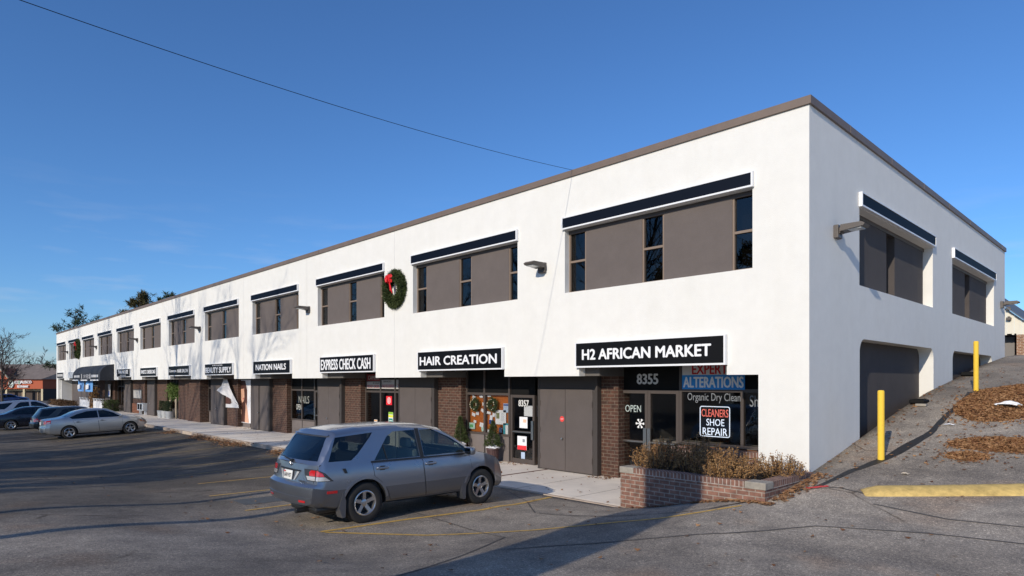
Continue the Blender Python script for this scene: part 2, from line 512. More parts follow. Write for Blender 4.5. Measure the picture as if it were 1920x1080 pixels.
# ------------------------------------------------------------------ ground sheet
def frange(a, b, st):
    n = max(1, int(round((b-a)/st))); return [a + (b-a)*i/n for i in range(n)]
gx = frange(-900,-140,120) + frange(-140,-60,5) + frange(-60,-14,1.0) + frange(-14,-.06,.35) + [-.06, 0.0] + frange(.35,7,.4) + frange(7,30,2) + frange(30,200,30) + frange(200,800,150) + [800]
gy = frange(-600,-40,80) + frange(-40,-14,2) + frange(-14,-2.13,.4) + [-2.13,-2.10,-1.8,-1.3,-.8,-.35,0.0,.06] + frange(.4,26,.7) + frange(26,60,4) + frange(60,900,120) + [900]
g = MB()
vs = []
for y in gy:
    for x in gx:
        z = ground(max(-140, min(60, x)), max(-60, min(70, y)))
        if x < -.03 and .03 < y < 24 and x > -86.5: z = -.8
        elif x < -3.04 and y > -2.115 and y < .03 and x > -86.5: z = -.45
        elif x <= -.05 and -2.115 < y < .03 and x > -86.5: z = min(z, ground(x, -2.13))
        vs.append((x, y, z))
nx = len(gx)
fs = [(j*nx+i, j*nx+i+1, (j+1)*nx+i+1, (j+1)*nx+i) for j in range(len(gy)-1) for i in range(nx-1)]
g.add(vs, fs)
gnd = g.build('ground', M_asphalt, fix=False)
for p in gnd.data.polygons: p.use_smooth = True
tag(gnd, kind='structure')
GB = BVHTree.FromPolygons([Vector(v) for v in vs], fs)
def gz(x, y):
    h = GB.ray_cast(Vector((x, y, 50)), Vector((0,0,-1)))
    return h[0].z if h[0] else ground(x, y)
def gn(x, y):
    h = GB.ray_cast(Vector((x, y, 50)), Vector((0,0,-1)))
    return h[1] if h[0] else Vector((0,0,1))

def ribbon(mb, pts, w, dz=.006, mi=0, wob=0.0, step=.35, seed=1):
    """a painted or poured strip that follows the ground"""
    r = random.Random(seed)
    P = []
    for a, b in zip(pts, pts[1:]):
        a = Vector(a); b = Vector(b); n = max(1, int((b-a).length/step))
        P += [a + (b-a)*i/n for i in range(n)]
    P.append(Vector(pts[-1]))
    vs = []; fs = []
    for i, p in enumerate(P):
        d = P[min(i+1, len(P)-1)] - P[max(i-1, 0)]; d.normalize()
        nrm = Vector((-d.y, d.x))
        ww = w[min(i, len(w)-1)] if isinstance(w, list) else w
        wl = ww/2*(1 + wob*r.uniform(-1,1)); wr = ww/2*(1 + wob*r.uniform(-1,1))
        for s in (-wl, -wl/3, wr/3, wr):
            q = p + nrm*s
            vs.append((q.x, q.y, gz(q.x, q.y)+dz))
    for i in range(len(P)-1):
        for k in range(3):
            a = i*4+k; fs.append((a, a+1, a+5, a+4))
    mb.add(vs, fs, mi)

# worn yellow paint
def wornpaint(name, colr, under, thr):
    m = mat(name, colr, .8)
    t = m.node_tree; b = t.nodes['Principled BSDF']
    c = t.nodes.new('ShaderNodeTexCoord'); n = t.nodes.new('ShaderNodeTexNoise'); n.inputs['Scale'].default_value = 14; n.inputs['Detail'].default_value = 8
    n.inputs['Roughness'].default_value = .75
    t.links.new(c.outputs['Object'], n.inputs['Vector'])
    r = t.nodes.new('ShaderNodeValToRGB'); r.color_ramp.elements[0].position = thr; r.color_ramp.elements[1].position = thr+.12
    r.color_ramp.elements[0].color = (*under, 1); r.color_ramp.elements[1].color = (*colr, 1)
    t.links.new(n.outputs['Fac'], r.inputs['Fac']); t.links.new(r.outputs['Color'], b.inputs['Base Color'])
    return m
M_yellow = wornpaint("bollard yellow", (.85,.55,.05), (.55,.33,.06), .30)
M_line = wornpaint("yellow line paint", (.62,.38,.085), (.22,.17,.11), .36)
M_linefaint = wornpaint("faint yellow line paint", (.46,.32,.12), (.12,.105,.088), .40)
M_bluepaint = wornpaint("faded blue paint", (.10,.135,.15), (.085,.085,.083), .50)
ln = MB()
ribbon(ln, [(-4.71,-8.14),(-4.55,-6.6),(-4.25,-5.0),(-4.35,-4.0),(-4.87,-2.35)], .105)
ribbon(ln, [(-4.62,-8.1),(-3.2,-7.08),(-2.07,-5.8),(-1.09,-4.26),(-.16,-2.56)], .075)
for x, y0, mi in [(-7.75,-8.2,0),(-10.4,-8.0,0),(-13.1,-7.4,0),(-15.85,-7.2,1),(-18.45,-7.0,1),(-21.1,-6.9,1),(-23.8,-6.8,1),(-26.5,-6.8,1),(-29.2,-7.2,1),(-31.9,-7.4,1),(-34.5,-7.4,1),(-40.6,-7.6,1),(-43.4,-7.6,1)]:
    ribbon(ln, [(x, y0), (x, -2.35)], .09, mi=mi, step=.5, wob=.15, seed=int(-x*10))
tag(ln.build('parking_lines', [M_line, M_linefaint], fix=False), kind='structure')
bl = MB(); ribbon(bl, [(-8.9,-7.9),(-8.7,-5.4)], .9, dz=.004)
tag(bl.build('faded_blue_paint', M_bluepaint, fix=False), kind='structure')

M_tar = mat("black tar seal", (.030,.028,.026), .6, noise=.3, nscale=20)
M_seam = mat("weathered seam", (.095,.088,.080), .85, noise=.3, nscale=20)
tr = MB()
ribbon(tr, [(-.55,-3.0),(.10,-1.55),(.47,-.80),(.62,.40),(.95,1.62),(1.22,3.6),(1.15,5.6),(1.18,7.4),(1.02,8.9)], [.05,.05,.06,.06,.07,.08,.09,.10,.11,.13,.16,.18,.20,.20,.20,.20,.18,.16,.14], wob=.25, seed=3)
ribbon(tr, [(.47,-.80),(.85,-.74),(1.35,-.95)], .05, wob=.3, mi=1, seed=4)
ribbon(tr, [(-3.2,-4.5),(-1.9,-4.0),(-.9,-3.35),(-.35,-2.75)], .035, wob=.4, mi=1, seed=5)
ribbon(tr, [(-1.2,-7.2),(.2,-4.6),(1.3,-3.1),(2.6,-2.6),(4.4,-2.3)], .04, wob=.4, mi=1, seed=6)
ribbon(tr, [(1.6,-1.45),(2.7,-1.75),(3.6,-1.65),(5.5,-1.1)], .05, wob=.4, mi=1, seed=7)
ribbon(tr, [(-5.3,-6.0),(-3.8,-6.2),(-2.0,-6.5),(-1.4,-7.8),(-.8,-9.4)], .03, wob=.5, mi=1, seed=8)
ribbon(tr, [(-6.2,-2.5),(-4.6,-3.4),(-3.3,-4.5)], .03, wob=.5, mi=1, seed=9)
tag(tr.build('tar_seams', [M_tar, M_seam], fix=False), kind='structure')
M_redspray = wornpaint("red marking spray", (.72,.06,.055), (.30,.10,.09), .36)
rs = MB(); ribbon(rs, [(.35,-1.02),(.62,-.72)], .09, wob=.5, dz=.012, step=.06, seed=2)
tag(rs.build('red_spray_mark', M_redspray, fix=False), kind='structure')

# ------------------------------------------------------------------ pavement
SW = -.25
sw = MB()
for x0, x1 in [(-85.2,-60),(-60,-45),(-45,-30),(-30,-18),(-18,-10),(-10,-3.05)]:
    sw.box(x0, x1, -2.08, 1.6, -.6, SW, 0, skip='lr')
    sw.box(x0, x1, -2.20, -2.08, -.75, SW-.004, 1, skip='lr')
sw.box(-3.05, -.06, -.02, 1.6, -.6, SW, 0)
for k in range(12):
    x = -8.05 - 7.2*k
    sw.box(x-.05, x+.05, -2.205, 1.0, SW-.04, SW+.004, 2)
    for q in (1.8, 3.6, 5.4):
        sw.box(x+q-.006, x+q+.006, -2.08, 1.0, SW-.02, SW+.003, 3)
tag(sw.build('pavement', [M_conc, M_kerb, M_joint, M_jointdark]), kind='structure')

# ------------------------------------------------------------------ the shop building
XL = -86.42; YB = 21.07; ZT = 7.97; ZS = 2.55
BLD = empty('shop_building', (-43, 10, 0), 0, 'long two storey white stucco shop block with taupe panels, its corner nearest the camera', 'building')
BM = Matrix.Translation((43, -10, 0))
def child(mb, name, mats, parent=None, **k):
    o = mb.build(name, mats, parent or BLD, **k)
    if parent is None: o.matrix_parent_inverse = BM
    else: o.matrix_parent_inverse = Matrix.Identity(4)
    return o

def wall_grid(mb, a0, a1, z0, z1, holes, P, depth, mi=0, back=True):
    """wall with rectangular openings; P(a, d, z) maps along-wall, depth, height to space"""
    As = sorted({a0, a1, *[h[0] for h in holes], *[h[1] for h in holes]}); As = [a for a in As if a0 <= a <= a1]
    Zs = sorted({z0, z1, *[h[2] for h in holes], *[h[3] for h in holes]}); Zs = [z for z in Zs if z0 <= z <= z1]
    def solid(i, j):
        if i < 0 or j < 0 or i >= len(As)-1 or j >= len(Zs)-1: return False
        a = (As[i]+As[i+1])/2; z = (Zs[j]+Zs[j+1])/2
        return not any(h[0] < a < h[1] and h[2] < z < h[3] for h in holes)
    for i in range(len(As)-1):
        for j in range(len(Zs)-1):
            if not solid(i, j): continue
            a, b, c, d = As[i], As[i+1], Zs[j], Zs[j+1]
            mb.quad(P(a,0,c), P(b,0,c), P(b,0,d), P(a,0,d), mi)
            if back: mb.quad(P(b,depth,c), P(a,depth,c), P(a,depth,d), P(b,depth,d), mi)
            if not solid(i-1, j): mb.quad(P(a,0,c), P(a,0,d), P(a,depth,d), P(a,depth,c), mi)
            if not solid(i+1, j): mb.quad(P(b,0,c), P(b,depth,c), P(b,depth,d), P(b,0,d), mi)
            if not solid(i, j-1): mb.quad(P(a,0,c), P(a,depth,c), P(b,depth,c), P(b,0,c), mi)
            if not solid(i, j+1): mb.quad(P(a,0,d), P(b,0,d), P(b,depth,d), P(a,depth,d), mi)

WIN = [(-6.52 - 7.2*k, -1.18 - 7.2*k) for k in range(12)]
SIGNX = {0:(-6.03,-1.79),1:(-13.27,-8.97),2:(-20.51,-16.21),3:(-27.75,-23.47),4:(-35.0,-30.67),5:(-42.2,-37.9),6:(-49.3,-45.1),7:(-56.6,-52.35),10:(-78.5,-74.3),11:(-85.35,-81.45)}
holes = [(a, b, 4.83, 6.55) for a, b in WIN]
holes += [(a+.02, b+.02, ZS-1, 2.80) for a, b in SIGNX.values()]
holes += [(-85.30, -1.05, -3, ZS)]
fw = MB()
wall_grid(fw, XL, 0.0, -.75, ZT, holes, lambda a, d, z: (a, d, z), .25)
child(fw, 'front_wall', M_stucco, fix=False)
# grey bulkheads over the closets and piers; the shopfronts run up behind the signs
BULK = [(-8.42,-5.52),(-15.99,-12.33),(-22.74,-19.15),(-30.64,-26.42),(-37.03,-33.0),(-43.8,-38.7),(-51.44,-46.9),(-58.87,-52.9),(-66.1,-63.0),(-85.2,-70.2)]
for a, b in BULK:
    sb = MB(); sb.box(a, b, .255, 1.6, ZS+.003, 2.95); child(sb, 'bulkhead', M_soffit)
# side wall on the ramp
sh = [(2.92, 9.37, 4.64, 6.45), (11.78, 18.70, 4.64, 6.45), (2.94, 9.45, -3, 3.40), (11.83, 18.32, -3, 3.42)]
wl = MB()
wall_grid(wl, 0.0, YB, -.75, ZT, sh, lambda a, d, z: (-d-.0005, a if a > .25 else a+.001, z), .38)
for a, b, z in [(2.94, 9.45, 3.40), (11.83, 18.32, 3.42)]:             # rounded upper corners of the ramp openings
    r = .32
    for c, s in ((a, 1), (b, -1)):
        arc = [(c + s*(r - r*math.cos(t)), z - r + r*math.sin(t)) for t in [R(90)*i/8 for i in range(9)]]
        poly = [(c, z)] + arc[::-1] if s > 0 else [(c, z)] + arc[::-1]
        n = len(poly)
        vs = [(-.0005, p, q) for p, q in poly] + [(-.379, p, q) for p, q in poly]
        fs = [(0, i, i+1) for i in range(1, n-1)] + [(i, i+1, i+1+n, i+n) for i in range(1, n-1)]
        wl.add(vs, fs)
child(wl, 'side_wall', M_stucco, fix=False)
rp = MB()
rp.box(-.62, -.385, 2.6, 9.8, -.75, 3.7); rp.box(-.62, -.385, 11.5, 18.7, -.75, 3.7)
child(rp, 'recess_panel', M_sidepanel)
bk = MB()
bk.box(XL, -.4, YB-.3, YB-.002, -.75, ZT); bk.box(XL+.002, XL+.25, .26, YB-.3, -.75, ZT)
bk.box(XL+.3, -.42, .30, 21, 3.0, 3.6)
child(bk, 'rear_wall', M_stucco)
rf = MB(); rf.box(XL+.01, -.01, .01, YB-.01, 7.55, 7.9)
child(rf, 'roof', mat("roof membrane", (.30,.29,.28), .9))
co = MB()
co.box(XL-.05, .05, -.05, .30, ZT-.005, 8.13, skip=''); co.box(-.30, .05, .30, YB+.05, ZT-.005, 8.13)
co.box(XL-.05, -.30, YB-.25, YB+.05, ZT-.005, 8.13); co.box(XL-.05, XL+.25, .30, YB-.25, ZT-.005, 8.13)
for k in range(29): co.box(-6.2-3*k*.97-.012, -6.2-3*k*.97+.012, -.056, -.05, ZT-.005, 8.134)
for k in range(7): co.box(.05, .056, 2.2+3*k-.012, 2.2+3*k+.012, ZT-.005, 8.134)
child(co, 'coping', M_coping)
M_jl = mat("joint line", (.55,.54,.53), .9)
for x in (-14.9, -21.95, -29.3, -36.5, -43.6, -50.75, -58, -65.2, -72.4):
    jn = MB(); jn.box(x-.006, x+.006, -.003, .0, 6.9 if x in (-6.2,) else ZS, ZT-.02); child(jn, 'control_joint', M_jl)
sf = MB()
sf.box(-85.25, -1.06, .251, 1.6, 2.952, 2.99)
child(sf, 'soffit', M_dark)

# upper windows: frame > panes and two stucco panels; above each a blank navy board in a white frame
def window(a, b, z0, z1, P, rev, side=False):
    def bx(mb, u0, u1, d0, d1, v0, v1, mi=0):
        p = [P(u, d, v) for u in (u0, u1) for d in (d0, d1) for v in (v0, v1)]
        xs = [q[0] for q in p]; ys = [q[1] for q in p]; zs = [q[2] for q in p]
        mb.box(min(xs), max(xs), min(ys), max(ys), min(zs), max(zs), mi)
    w = b - a
    cuts = [0, .115, .452, .570, .898, 1.0] if not side else [0, .0, .44, .55, .985, 1.0]
    A = [a + w*c for c in cuts]
    f = None
    for i in ((0, 1), (2, 3), (4, 5)):
        fr = MB(); gl = MB()
        u0, u1 = A[i[0]], A[i[1]]
        if u1-u0 < .2: continue
        t = .045
        bx(fr, u0, u0+t, rev-.06, rev+.03, z0, z1); bx(fr, u1-t, u1, rev-.06, rev+.03, z0, z1)
        bx(fr, u0+t, u1-t, rev-.055, rev+.03, z0, z0+t); bx(fr, u0+t, u1-t, rev-.055, rev+.03, z1-t, z1)
        zm = z0 + (z1-z0)*.50
        bx(fr, u0+t, u1-t, rev-.055, rev+.03, zm-.028, zm+.028)
        if side: fr = MB(); bx(fr, u0, u0+.03, rev+.0, rev+.06, z0, z1); bx(fr, u1-.03, u1, rev+.0, rev+.06, z0, z1); bx(gl, u0+.03, u1-.03, rev+.05, rev+.055, z0, z1)
        else: bx(gl, u0+t, u1-t, rev-.005, rev+.0, z0+t, z1-t)
        f = child(fr, 'window', M_frame if not side else M_dframe)
        child(gl, 'pane', M_glass, f)
    for i in ((1, 2), (3, 4)):
        pn = MB()
        bx(pn, A[i[0]], A[i[1]], rev-.075 if not side else rev-.16, rev+.06, z0+.002, z1)
        child(pn, 'wall_panel', M_panel if not side else M_sidepanel)
    hs = MB(); bx(hs, a+.001, b-.001, rev-.085 if not side else rev-.17, rev+.06, z1-.10, z1+.03); child(hs, 'shadow_strip', M_dframe)  # dark strip standing in for the shadow band under the board
    bb = MB(); bx(bb, a-.3, b+.3, rev+.5, rev+.6, z0-.2, z1+.2)
    # a pale blind hangs low behind some panes
    child(bb, 'window_backdrop', M_dark)
    hd = MB(); hf = MB()
    h0, h1 = z1+.045, z1+.31
    u0, u1 = a-.02, b+.0
    t = .04; d = .085
    bx(hf, u0-t, u1+t, -d, -.004, h0-t*.95, h0); bx(hf, u0-t, u1+t, -d, -.004, h1, h1+.03)
    bx(hf, u0-t, u0, -d, -.004, h0, h1); bx(hf, u1, u1+t, -d, -.004, h0, h1)
    bx(hf, u0, u1, -d+.03, -.004, h0, h1)
    bx(hd, u0+.004, u1-.004, -d+.012, -d+.0295, h0+.004, h1-.004)
    h = child(hd, 'blank_board', M_navy)
    child(hf, 'board_frame', M_whiteframe, h)
for a, b in WIN: window(a, b, 4.83, 6.55, lambda u, d, v: (u, d, v), .24)
for a, b in ((2.92, 9.37), (11.78, 18.70)): window(a, b, 4.64, 6.45, lambda u, d, v: (-d, u, v), .40, True)

# wall lamps
def wall_lamp(x, y, z, rz, label):
    t = empty('wall_lamp', (x, y, z), rz, label, 'wall lamp', 'wall lamps between the upper windows')
    m = MB(); m.bbox(-.13, .13, -.10, 0, -.14, .14, .012)
    m.bbox(-.07, .07, -.16, -.09, -.05, .08, .01)
    m.build('mount', M_lamp, t)
    m = MB(); m.prism([(-.13, -.02), (-.60, .03), (-.63, .075), (-.56, .12), (-.16, .12)], -.17, .17, axis='x')
    hd = m.build('head', M_lamp, t)
    m = MB(); m.box(-.13, .13, -.55, -.22, -.004, .022); m.build('lens', M_lens, hd)
    return t
pl = ['right of the second window from the near corner', 'left of the wreath window, fourth from the corner', 'right of the sixth window along', 'above and left of the cheesecake shop sign', 'over the middle of the dark awning', 'at the far left end of the long wall']
lampx = [-7.33, -21.75, -36.15, -50.45, -64.8, -79.15]
for x, s in zip(lampx, pl): wall_lamp(x, 0, 5.62, 0, 'dark floodlight on a short arm, ' + s)
for y, s in ((1.42, 'near the white front corner'), (20.15, 'at the far rear corner')):
    wall_lamp(.0, y, 5.62, R(90), 'dark floodlight on the grey side wall, ' + s)

# added unseen concrete slab right of the ramp, bounces light onto the side wall
ya = MB(); N = 12
for i in range(N):
    for j in range(10):
        x0, x1, y0, y1 = 9+3*i, 12+3*i, -14+5*j, -9+5*j
        ya.add([(x, y, gz(x, y)+.05) for x, y in ((x0,y0),(x1,y0),(x1,y1),(x0,y1))], [(0,1,2,3)])
tag(ya.build('bounce_yard', M_conc, fix=False), kind='structure')

# ------------------------------------------------------------------ ground floor fronts
YC, YP, YG = .90, 1.08, 1.35
M_knob = mat("satin knob", (.6,.58,.55), .3, metal=1.0)
M_sticker = mat("red round sticker", (.75,.06,.05), .5)
def closet(x0, x1, sticker=None, ajar=False, knob=True):
    m = MB(); m.box(x0, x1, YC+.03, 1.58, SW-.05, ZS)
    m.box(x0, x0+.10, YC, YC+.03, SW-.05, ZS-.001); m.box(x1-.16, x1, YC, YC+.03, SW-.05, ZS-.001)
    m.box(x0+.1, x1-.16, YC+.005, YC+.03, 2.19, ZS-.001)
    c = child(m, 'utility_closet', M_closetside)
    xm = (x0+x1-.06)/2
    for a, b, s in ((x0+.105, xm-(.14 if ajar else .006), 1), (xm+(.10 if ajar else .006), x1-.165, -1)):
        d = MB(); d.bbox(a, b, YC-.012, YC+.029, SW+.03, 2.18, .006, seg=1)
        dd = child(d, 'door', M_closet, c)
        h = MB(); e = a+.01 if s > 0 else b-.01
        for z in (.15, .95, 1.75): h.box(e-.018, e+.018, YC-.024, YC-.0125, z-.08, z+.08)
        child(h, 'hinge', M_dframe, c)
    if knob:
        k = MB(); k.lathe([(.001,-.07),(.03,-.065),(.034,-.045),(.015,-.03),(.014,-.011)], 12, 'y', (xm-.1, YC, .72)); child(k, 'knob', M_knob, c, smooth=40)
    if sticker:
        k = MB(); k.lathe([(.001,-.0155),(.085,-.0155),(.085,-.0125)], 20, 'y', (xm-.12, YC, 1.30)); kk = child(k, 'sticker', M_sticker, c)
        tm = text_mesh("STOP", .10, .035, M_white, 'sticker_lettering', None, front_M(xm-.12, YC-.0156, 1.30), .0, .001)
        tm.parent = c; tm.matrix_parent_inverse = Matrix.Identity(4)
    return c
for a, b, st, aj in [(-8.42,-6.11,1,0),(-15.99,-13.67,0,0),(-22.74,-20.48,0,0),(-30.64,-28.14,0,1),(-37.03,-34.72,0,0),(-51.44,-49.37,0,0),(-58.87,-56.51,0,0),(-66.1,-63.9,0,0)]:
    closet(a, b, st, aj)
def pier(x0, x1, y=YP, y1=1.6):
    m = MB(); m.box(x0, x1, y, y1, SW-.05, ZS+.001); child(m, 'brick_pier', M_brick)
for a, b in [(-6.105,-5.52),(-13.66,-12.33),(-20.475,-19.15),(-28.135,-26.42),(-34.715,-33.0),(-49.36,-46.9),(-56.5,-52.9),(-63.88,-63.0),(-70.2,-66.15)]:
    pier(a, b)
pier(-41.2,-38.7,.80); pier(-43.8,-41.2,.98)

M_knee = mat("taupe knee panel", (.16,.135,.125), .8, noise=.08, nscale=2)
def shopwin(x0, x1, zb, mull, door=None, clear=True, knee=True, zt=1.97, name='shop_window'):
    """framed shopfront: frame > panes, knee panel, transom"""
    f = MB(); t = .075
    xs = [x0] + list(mull) + [x1]
    for x in xs: f.box(x-t/2, x+t/2, YG-.05, YG+.06, zb, 2.95)
    for a, b in zip(xs, xs[1:]):
        f.box(a+t/2, b-t/2, YG-.045, YG+.06, zb, zb+.07); f.box(a+t/2, b-t/2, YG-.045, YG+.06, zt-.03, zt+.05)
    fr = child(f, name, M_dframe)
    for a, b in zip(xs, xs[1:]):
        g_ = MB(); g_.box(a+t/2, b-t/2, YG-.004, YG+.004, zb+.07, zt-.03); child(g_, 'pane', M_shopglass if clear else M_glass, fr)
        tg = MB(); tg.box(a+t/2, b-t/2, YG-.004, YG+.004, zt+.05, 2.95); child(tg, 'transom', M_black, fr)
        if knee and zb > SW+.2:
            k = MB(); k.box(a+t/2, b-t/2, YG-.02, YG+.05, SW-.05, zb); child(k, 'knee_panel', M_knee, fr)
    return fr
def entrance(x0, x1, clear=True, hside=-1, zt=1.97):
    f = MB(); t = .085
    f.box(x0, x0+t, YG-.05, YG+.06, SW, zt); f.box(x1-t, x1, YG-.05, YG+.06, SW, zt)
    f.box(x0+t, x1-t, YG-.045, YG+.06, SW, SW+.16); f.box(x0+t, x1-t, YG-.045, YG+.06, zt-.09, zt)
    f.box(x0+t, x1-t, YG-.035, YG+.04, .74, .80)
    fr = child(f, 'entrance_door', M_dframe)
    g_ = MB(); g_.box(x0+t, x1-t, YG-.004, YG+.004, SW+.16, .74); g_.box(x0+t, x1-t, YG-.004, YG+.004, .80, zt-.09)
    child(g_, 'pane', M_shopglass if clear else M_glass, fr)
    h = MB(); xh = x1-.06 if hside > 0 else x0+.06
    h.box(xh-.05, xh+.05, YG-.10, YG-.052, .55, 1.15)
    child(h, 'handle', M_steel, fr)
    b = MB(); b.box(x0+t+.02, x1-t-.02, YG-.06, YG-.037, .755, .785); child(b, 'push_bar', M_steel, fr)
    tr_ = MB(); tr_.box(x0, x1, YG-.01, YG+.02, zt+.005, 2.95); child(tr_, 'transom', M_black, fr)
    return fr
# 8355: cleaners
shopwin(-3.72, -1.0, .80, [-2.06], knee=False, zt=2.17)
entrance(-4.715, -3.765, hside=-1, zt=2.17); entrance(-5.70, -4.72, hside=1, zt=2.17)
kw = MB(); kw.box(-3.76, -1.06, 1.06, 1.44, SW-.05, .63); child(kw, 'knee_wall', M_pbrick)
kw = MB(); kw.box(-3.80, -1.06, 1.00, 1.295, .632, .765); child(kw, 'brick_sill', M_pcap)
# 8357: hair shop
shopwin(-12.30, -10.12, .58, [-11.36])
entrance(-10.05, -8.95, hside=1)
# check cashing
shopwin(-19.12, -16.0, .40, [-17.94, -16.85])
# nails
shopwin(-26.40, -23.85, .45, [-25.20], clear=False)
entrance(-23.8, -22.75, clear=False)
# beauty supply
shopwin(-32.95, -30.66, .30, [-31.8], clear=False)
shopwin(-38.65, -37.05, .45, [-37.9], clear=False)
shopwin(-46.85, -43.85, .35, [-45.3], clear=False)
entrance(-52.8, -51.5, clear=False)
shopwin(-62.9, -58.9, .2, [-61.6,-60.2], clear=False)
shopwin(-74.0, -70.25, .3, [-72.2], clear=False)
# plain taupe bays at the far end
ew = MB(); ew.box(-85.2, -74.1, 1.30, 1.6, SW-.4, ZS+.001); child(ew, 'end_wall', M_panel)
lw = MB(); lw.box(-85.29, -84.9, .26, 1.29, SW-.4, ZS+.001); child(lw, 'end_return', M_stucco)

# inside the first shops: floors, back walls, counters
inn = MB()
inn.box(-24, -.5, 1.62, 7.0, SW-.06, SW-.01, 0); inn.box(-24, -.5, 6.8, 6.98, SW, 2.95, 1); inn.box(-24, -.5, 1.62, 6.8, 2.6, 2.7, 1)
for x in (-6.1, -13.6, -20.5): inn.box(x-.08, x+.08, 1.65, 6.75, SW, 2.6, 1)
child(inn, 'interior', [mat("shop floor", (.10,.075,.055), .7), mat("shop wall", (.085,.08,.072), .9)])
cn = MB(); cn.box(-5.6, -1.2, 2.9, 3.5, SW, .62, 0); cn.box(-5.7, -1.1, 2.85, 3.55, .62, .68, 1)
child(cn, 'counter', [mat("counter front", (.27,.105,.045), .6), mat("counter top", (.30,.27,.24), .4)])
ob = MB(); ob.box(-4.25, -3.82, 1.42, 1.44, -.1, .52); ob = tag(ob.build('open_board', mat("orange board", (.62,.21,.03), .7), smooth=None), 'orange board standing inside the right hand door of the cleaners', 'board')
text_mesh("OP", .30, .15, mat("dark orange lettering", (.25,.08,.015), .7), 'lettering', ob, front_M(-4.03, 1.418, .40), .02, .002)

# orange blind with notes, hair shop
bd = MB()
z = .66
while z < 1.95:
    bd.add([(-12.25,1.445,z),(-10.15,1.445,z),(-10.15,1.425,z+.030),(-12.25,1.425,z+.030)], [(0,1,2,3)])
    z += .038
child(bd, 'slatted_blind', mat("orange slat", (.78,.26,.055), .6), fix=False)
bkb = MB(); bkb.box(-12.25, -10.15, 1.47, 1.49, .6, 2.0); child(bkb, 'blind_backing', mat("blind backing", (.50,.14,.03), .8))
M_paper = mat("white paper", (.78,.78,.80), .8)
M_paper2 = mat("pale blue paper", (.42,.52,.68), .8)
M_mint = mat("mint paper", (.45,.66,.58), .8)
r_ = random.Random(5)
notes = [(-12.05,1.95,.15,.12,.15),(-12.0,1.83,.2,.14,.2),(-11.62,1.90,.2,.14,.1),(-12.02,1.24,.22,.14,.25),(-11.82,1.29,.18,.14,.05),(-11.95,1.0,.17,.11,.2),(-11.60,.90,.22,.18,.1),(-11.52,.76,.2,.2,-.2),(-11.50,1.62,.12,.14,.0),(-11.55,1.40,.17,.13,.5),
         (-11.2,1.93,.2,.14,0),(-11.18,1.56,.24,.14,.05),(-11.22,1.33,.22,.11,.1),(-11.10,1.17,.16,.2,.1),(-10.97,1.27,.15,.17,.3),(-11.18,.70,.24,.13,.12),(-10.98,.93,.25,.12,.2)]
for i, (x, z, w, h, a) in enumerate(notes):
    m = MB(); m.M = Matrix.Translation((x, 1.392, z)) @ Matrix.Rotation(a, 4, 'Y') @ Matrix.Rotation(r_.uniform(-.1,.1), 4, 'X')
    m.box(-w*.42, w*.42, -.003, .003, -h*.40, h*.40)
    o = m.build('paper_note', M_paper if i != 7 else M_mint)
    if i == 7: tag(o, 'mint green paper note low in the left half of the orange window', 'note', 'paper notes in the orange window')
    else: tag(o, 'small plain white paper note in front of the orange blind', 'note', 'paper notes in the orange window')
def poster(nm, x, z, w, h, m, label, cat, deco=(), y=1.392):
    b = MB(); b.box(x-w/2, x+w/2, y-.003, y+.003, z-h/2, z+h/2)
    o = tag(b.build(nm, m), label, cat)
    for j, (dx, dz, dw, dh, mm) in enumerate(deco):
        q = MB(); q.box(x+dx-dw/2, x+dx+dw/2, y-.006, y-.0032, z+dz-dh/2, z+dz+dh/2); q.build('print', mm, o)
    return o
M_dkblue = mat("deep blue print", (.03,.06,.26), .6)
M_teal = mat("teal print", (.06,.30,.36), .6)
M_greyprint = mat("grey print", (.25,.27,.30), .7)
M_olive = mat("olive print", (.20,.21,.10), .7)
poster('notice', -10.62, 1.20, .52, .48, M_paper, 'large white notice with a small picture in the orange window', 'notice', [(-.14,.05,.16,.2,M_olive),(.1,.02,.16,.3,mat("pale print",(.62,.63,.66),.8))])
poster('notice', -10.36, 1.52, .26, .3, M_paper2, 'pale blue notice beside the dark frame of the orange window', 'notice', [(0,.10,.24,.05,M_dkblue)])
poster('notice', -10.36, .80, .28, .42, M_teal, 'teal and white picture notice low beside the hair shop door', 'notice', [(.04,0,.12,.3,M_paper)])
poster('notice', -11.10, 1.02, .21, .15, M_dkblue, 'small dark blue notice in the middle of the orange window', 'notice')
poster('notice', -10.63, .77, .16, .16, M_paper2, 'small pale blue note low in the orange window, right of the tree', 'notice')
poster('leaflet', -12.12, .84, .34, .22, M_mint, 'mint green leaflet low in the left of the orange window', 'leaflet', [(-.02,.0,.18,.1,mat("leaf print",(.12,.38,.14),.7))])

# hair shop door: number, papers, box, card
def on_glass(txt, x, z, w, h, m, par=None, bold=0, y=YG-.006, name='lettering', **k):
    o = text_mesh(txt, w, h, m, name, None, front_M(x, y, z), bold, .002, **k)
    if par: o.parent = par
    return o
M_number = mat("grey white numeral", (.62,.62,.60), .6)
M_nbr = on_glass("8357", -9.48, 1.70, .46, .20, M_number, None, .05, name='street_number'); tag(M_nbr, 'white street number 8357 on the hair shop door glass', 'number')
n5 = on_glass("8355", -4.75, 2.47, .66, .27, M_number, None, .05, y=YG-.013, name='street_number'); tag(n5, 'grey street number 8355 above the cleaners door', 'number')
bx_ = MB(); bx_.bbox(-9.50, -9.02, YG+.03, YG+.3, 1.28, 1.62, .01); tag(bx_.build('white_box', M_paper), 'white carton hanging inside the hair shop glass door', 'carton')
poster('notice', -9.48, 1.08, .36, .36, M_paper, 'square white notice on the hair shop glass door', 'notice', [(.06,.05,.14,.10,mat("peach print",(.75,.50,.35),.8))], y=YG-.012)
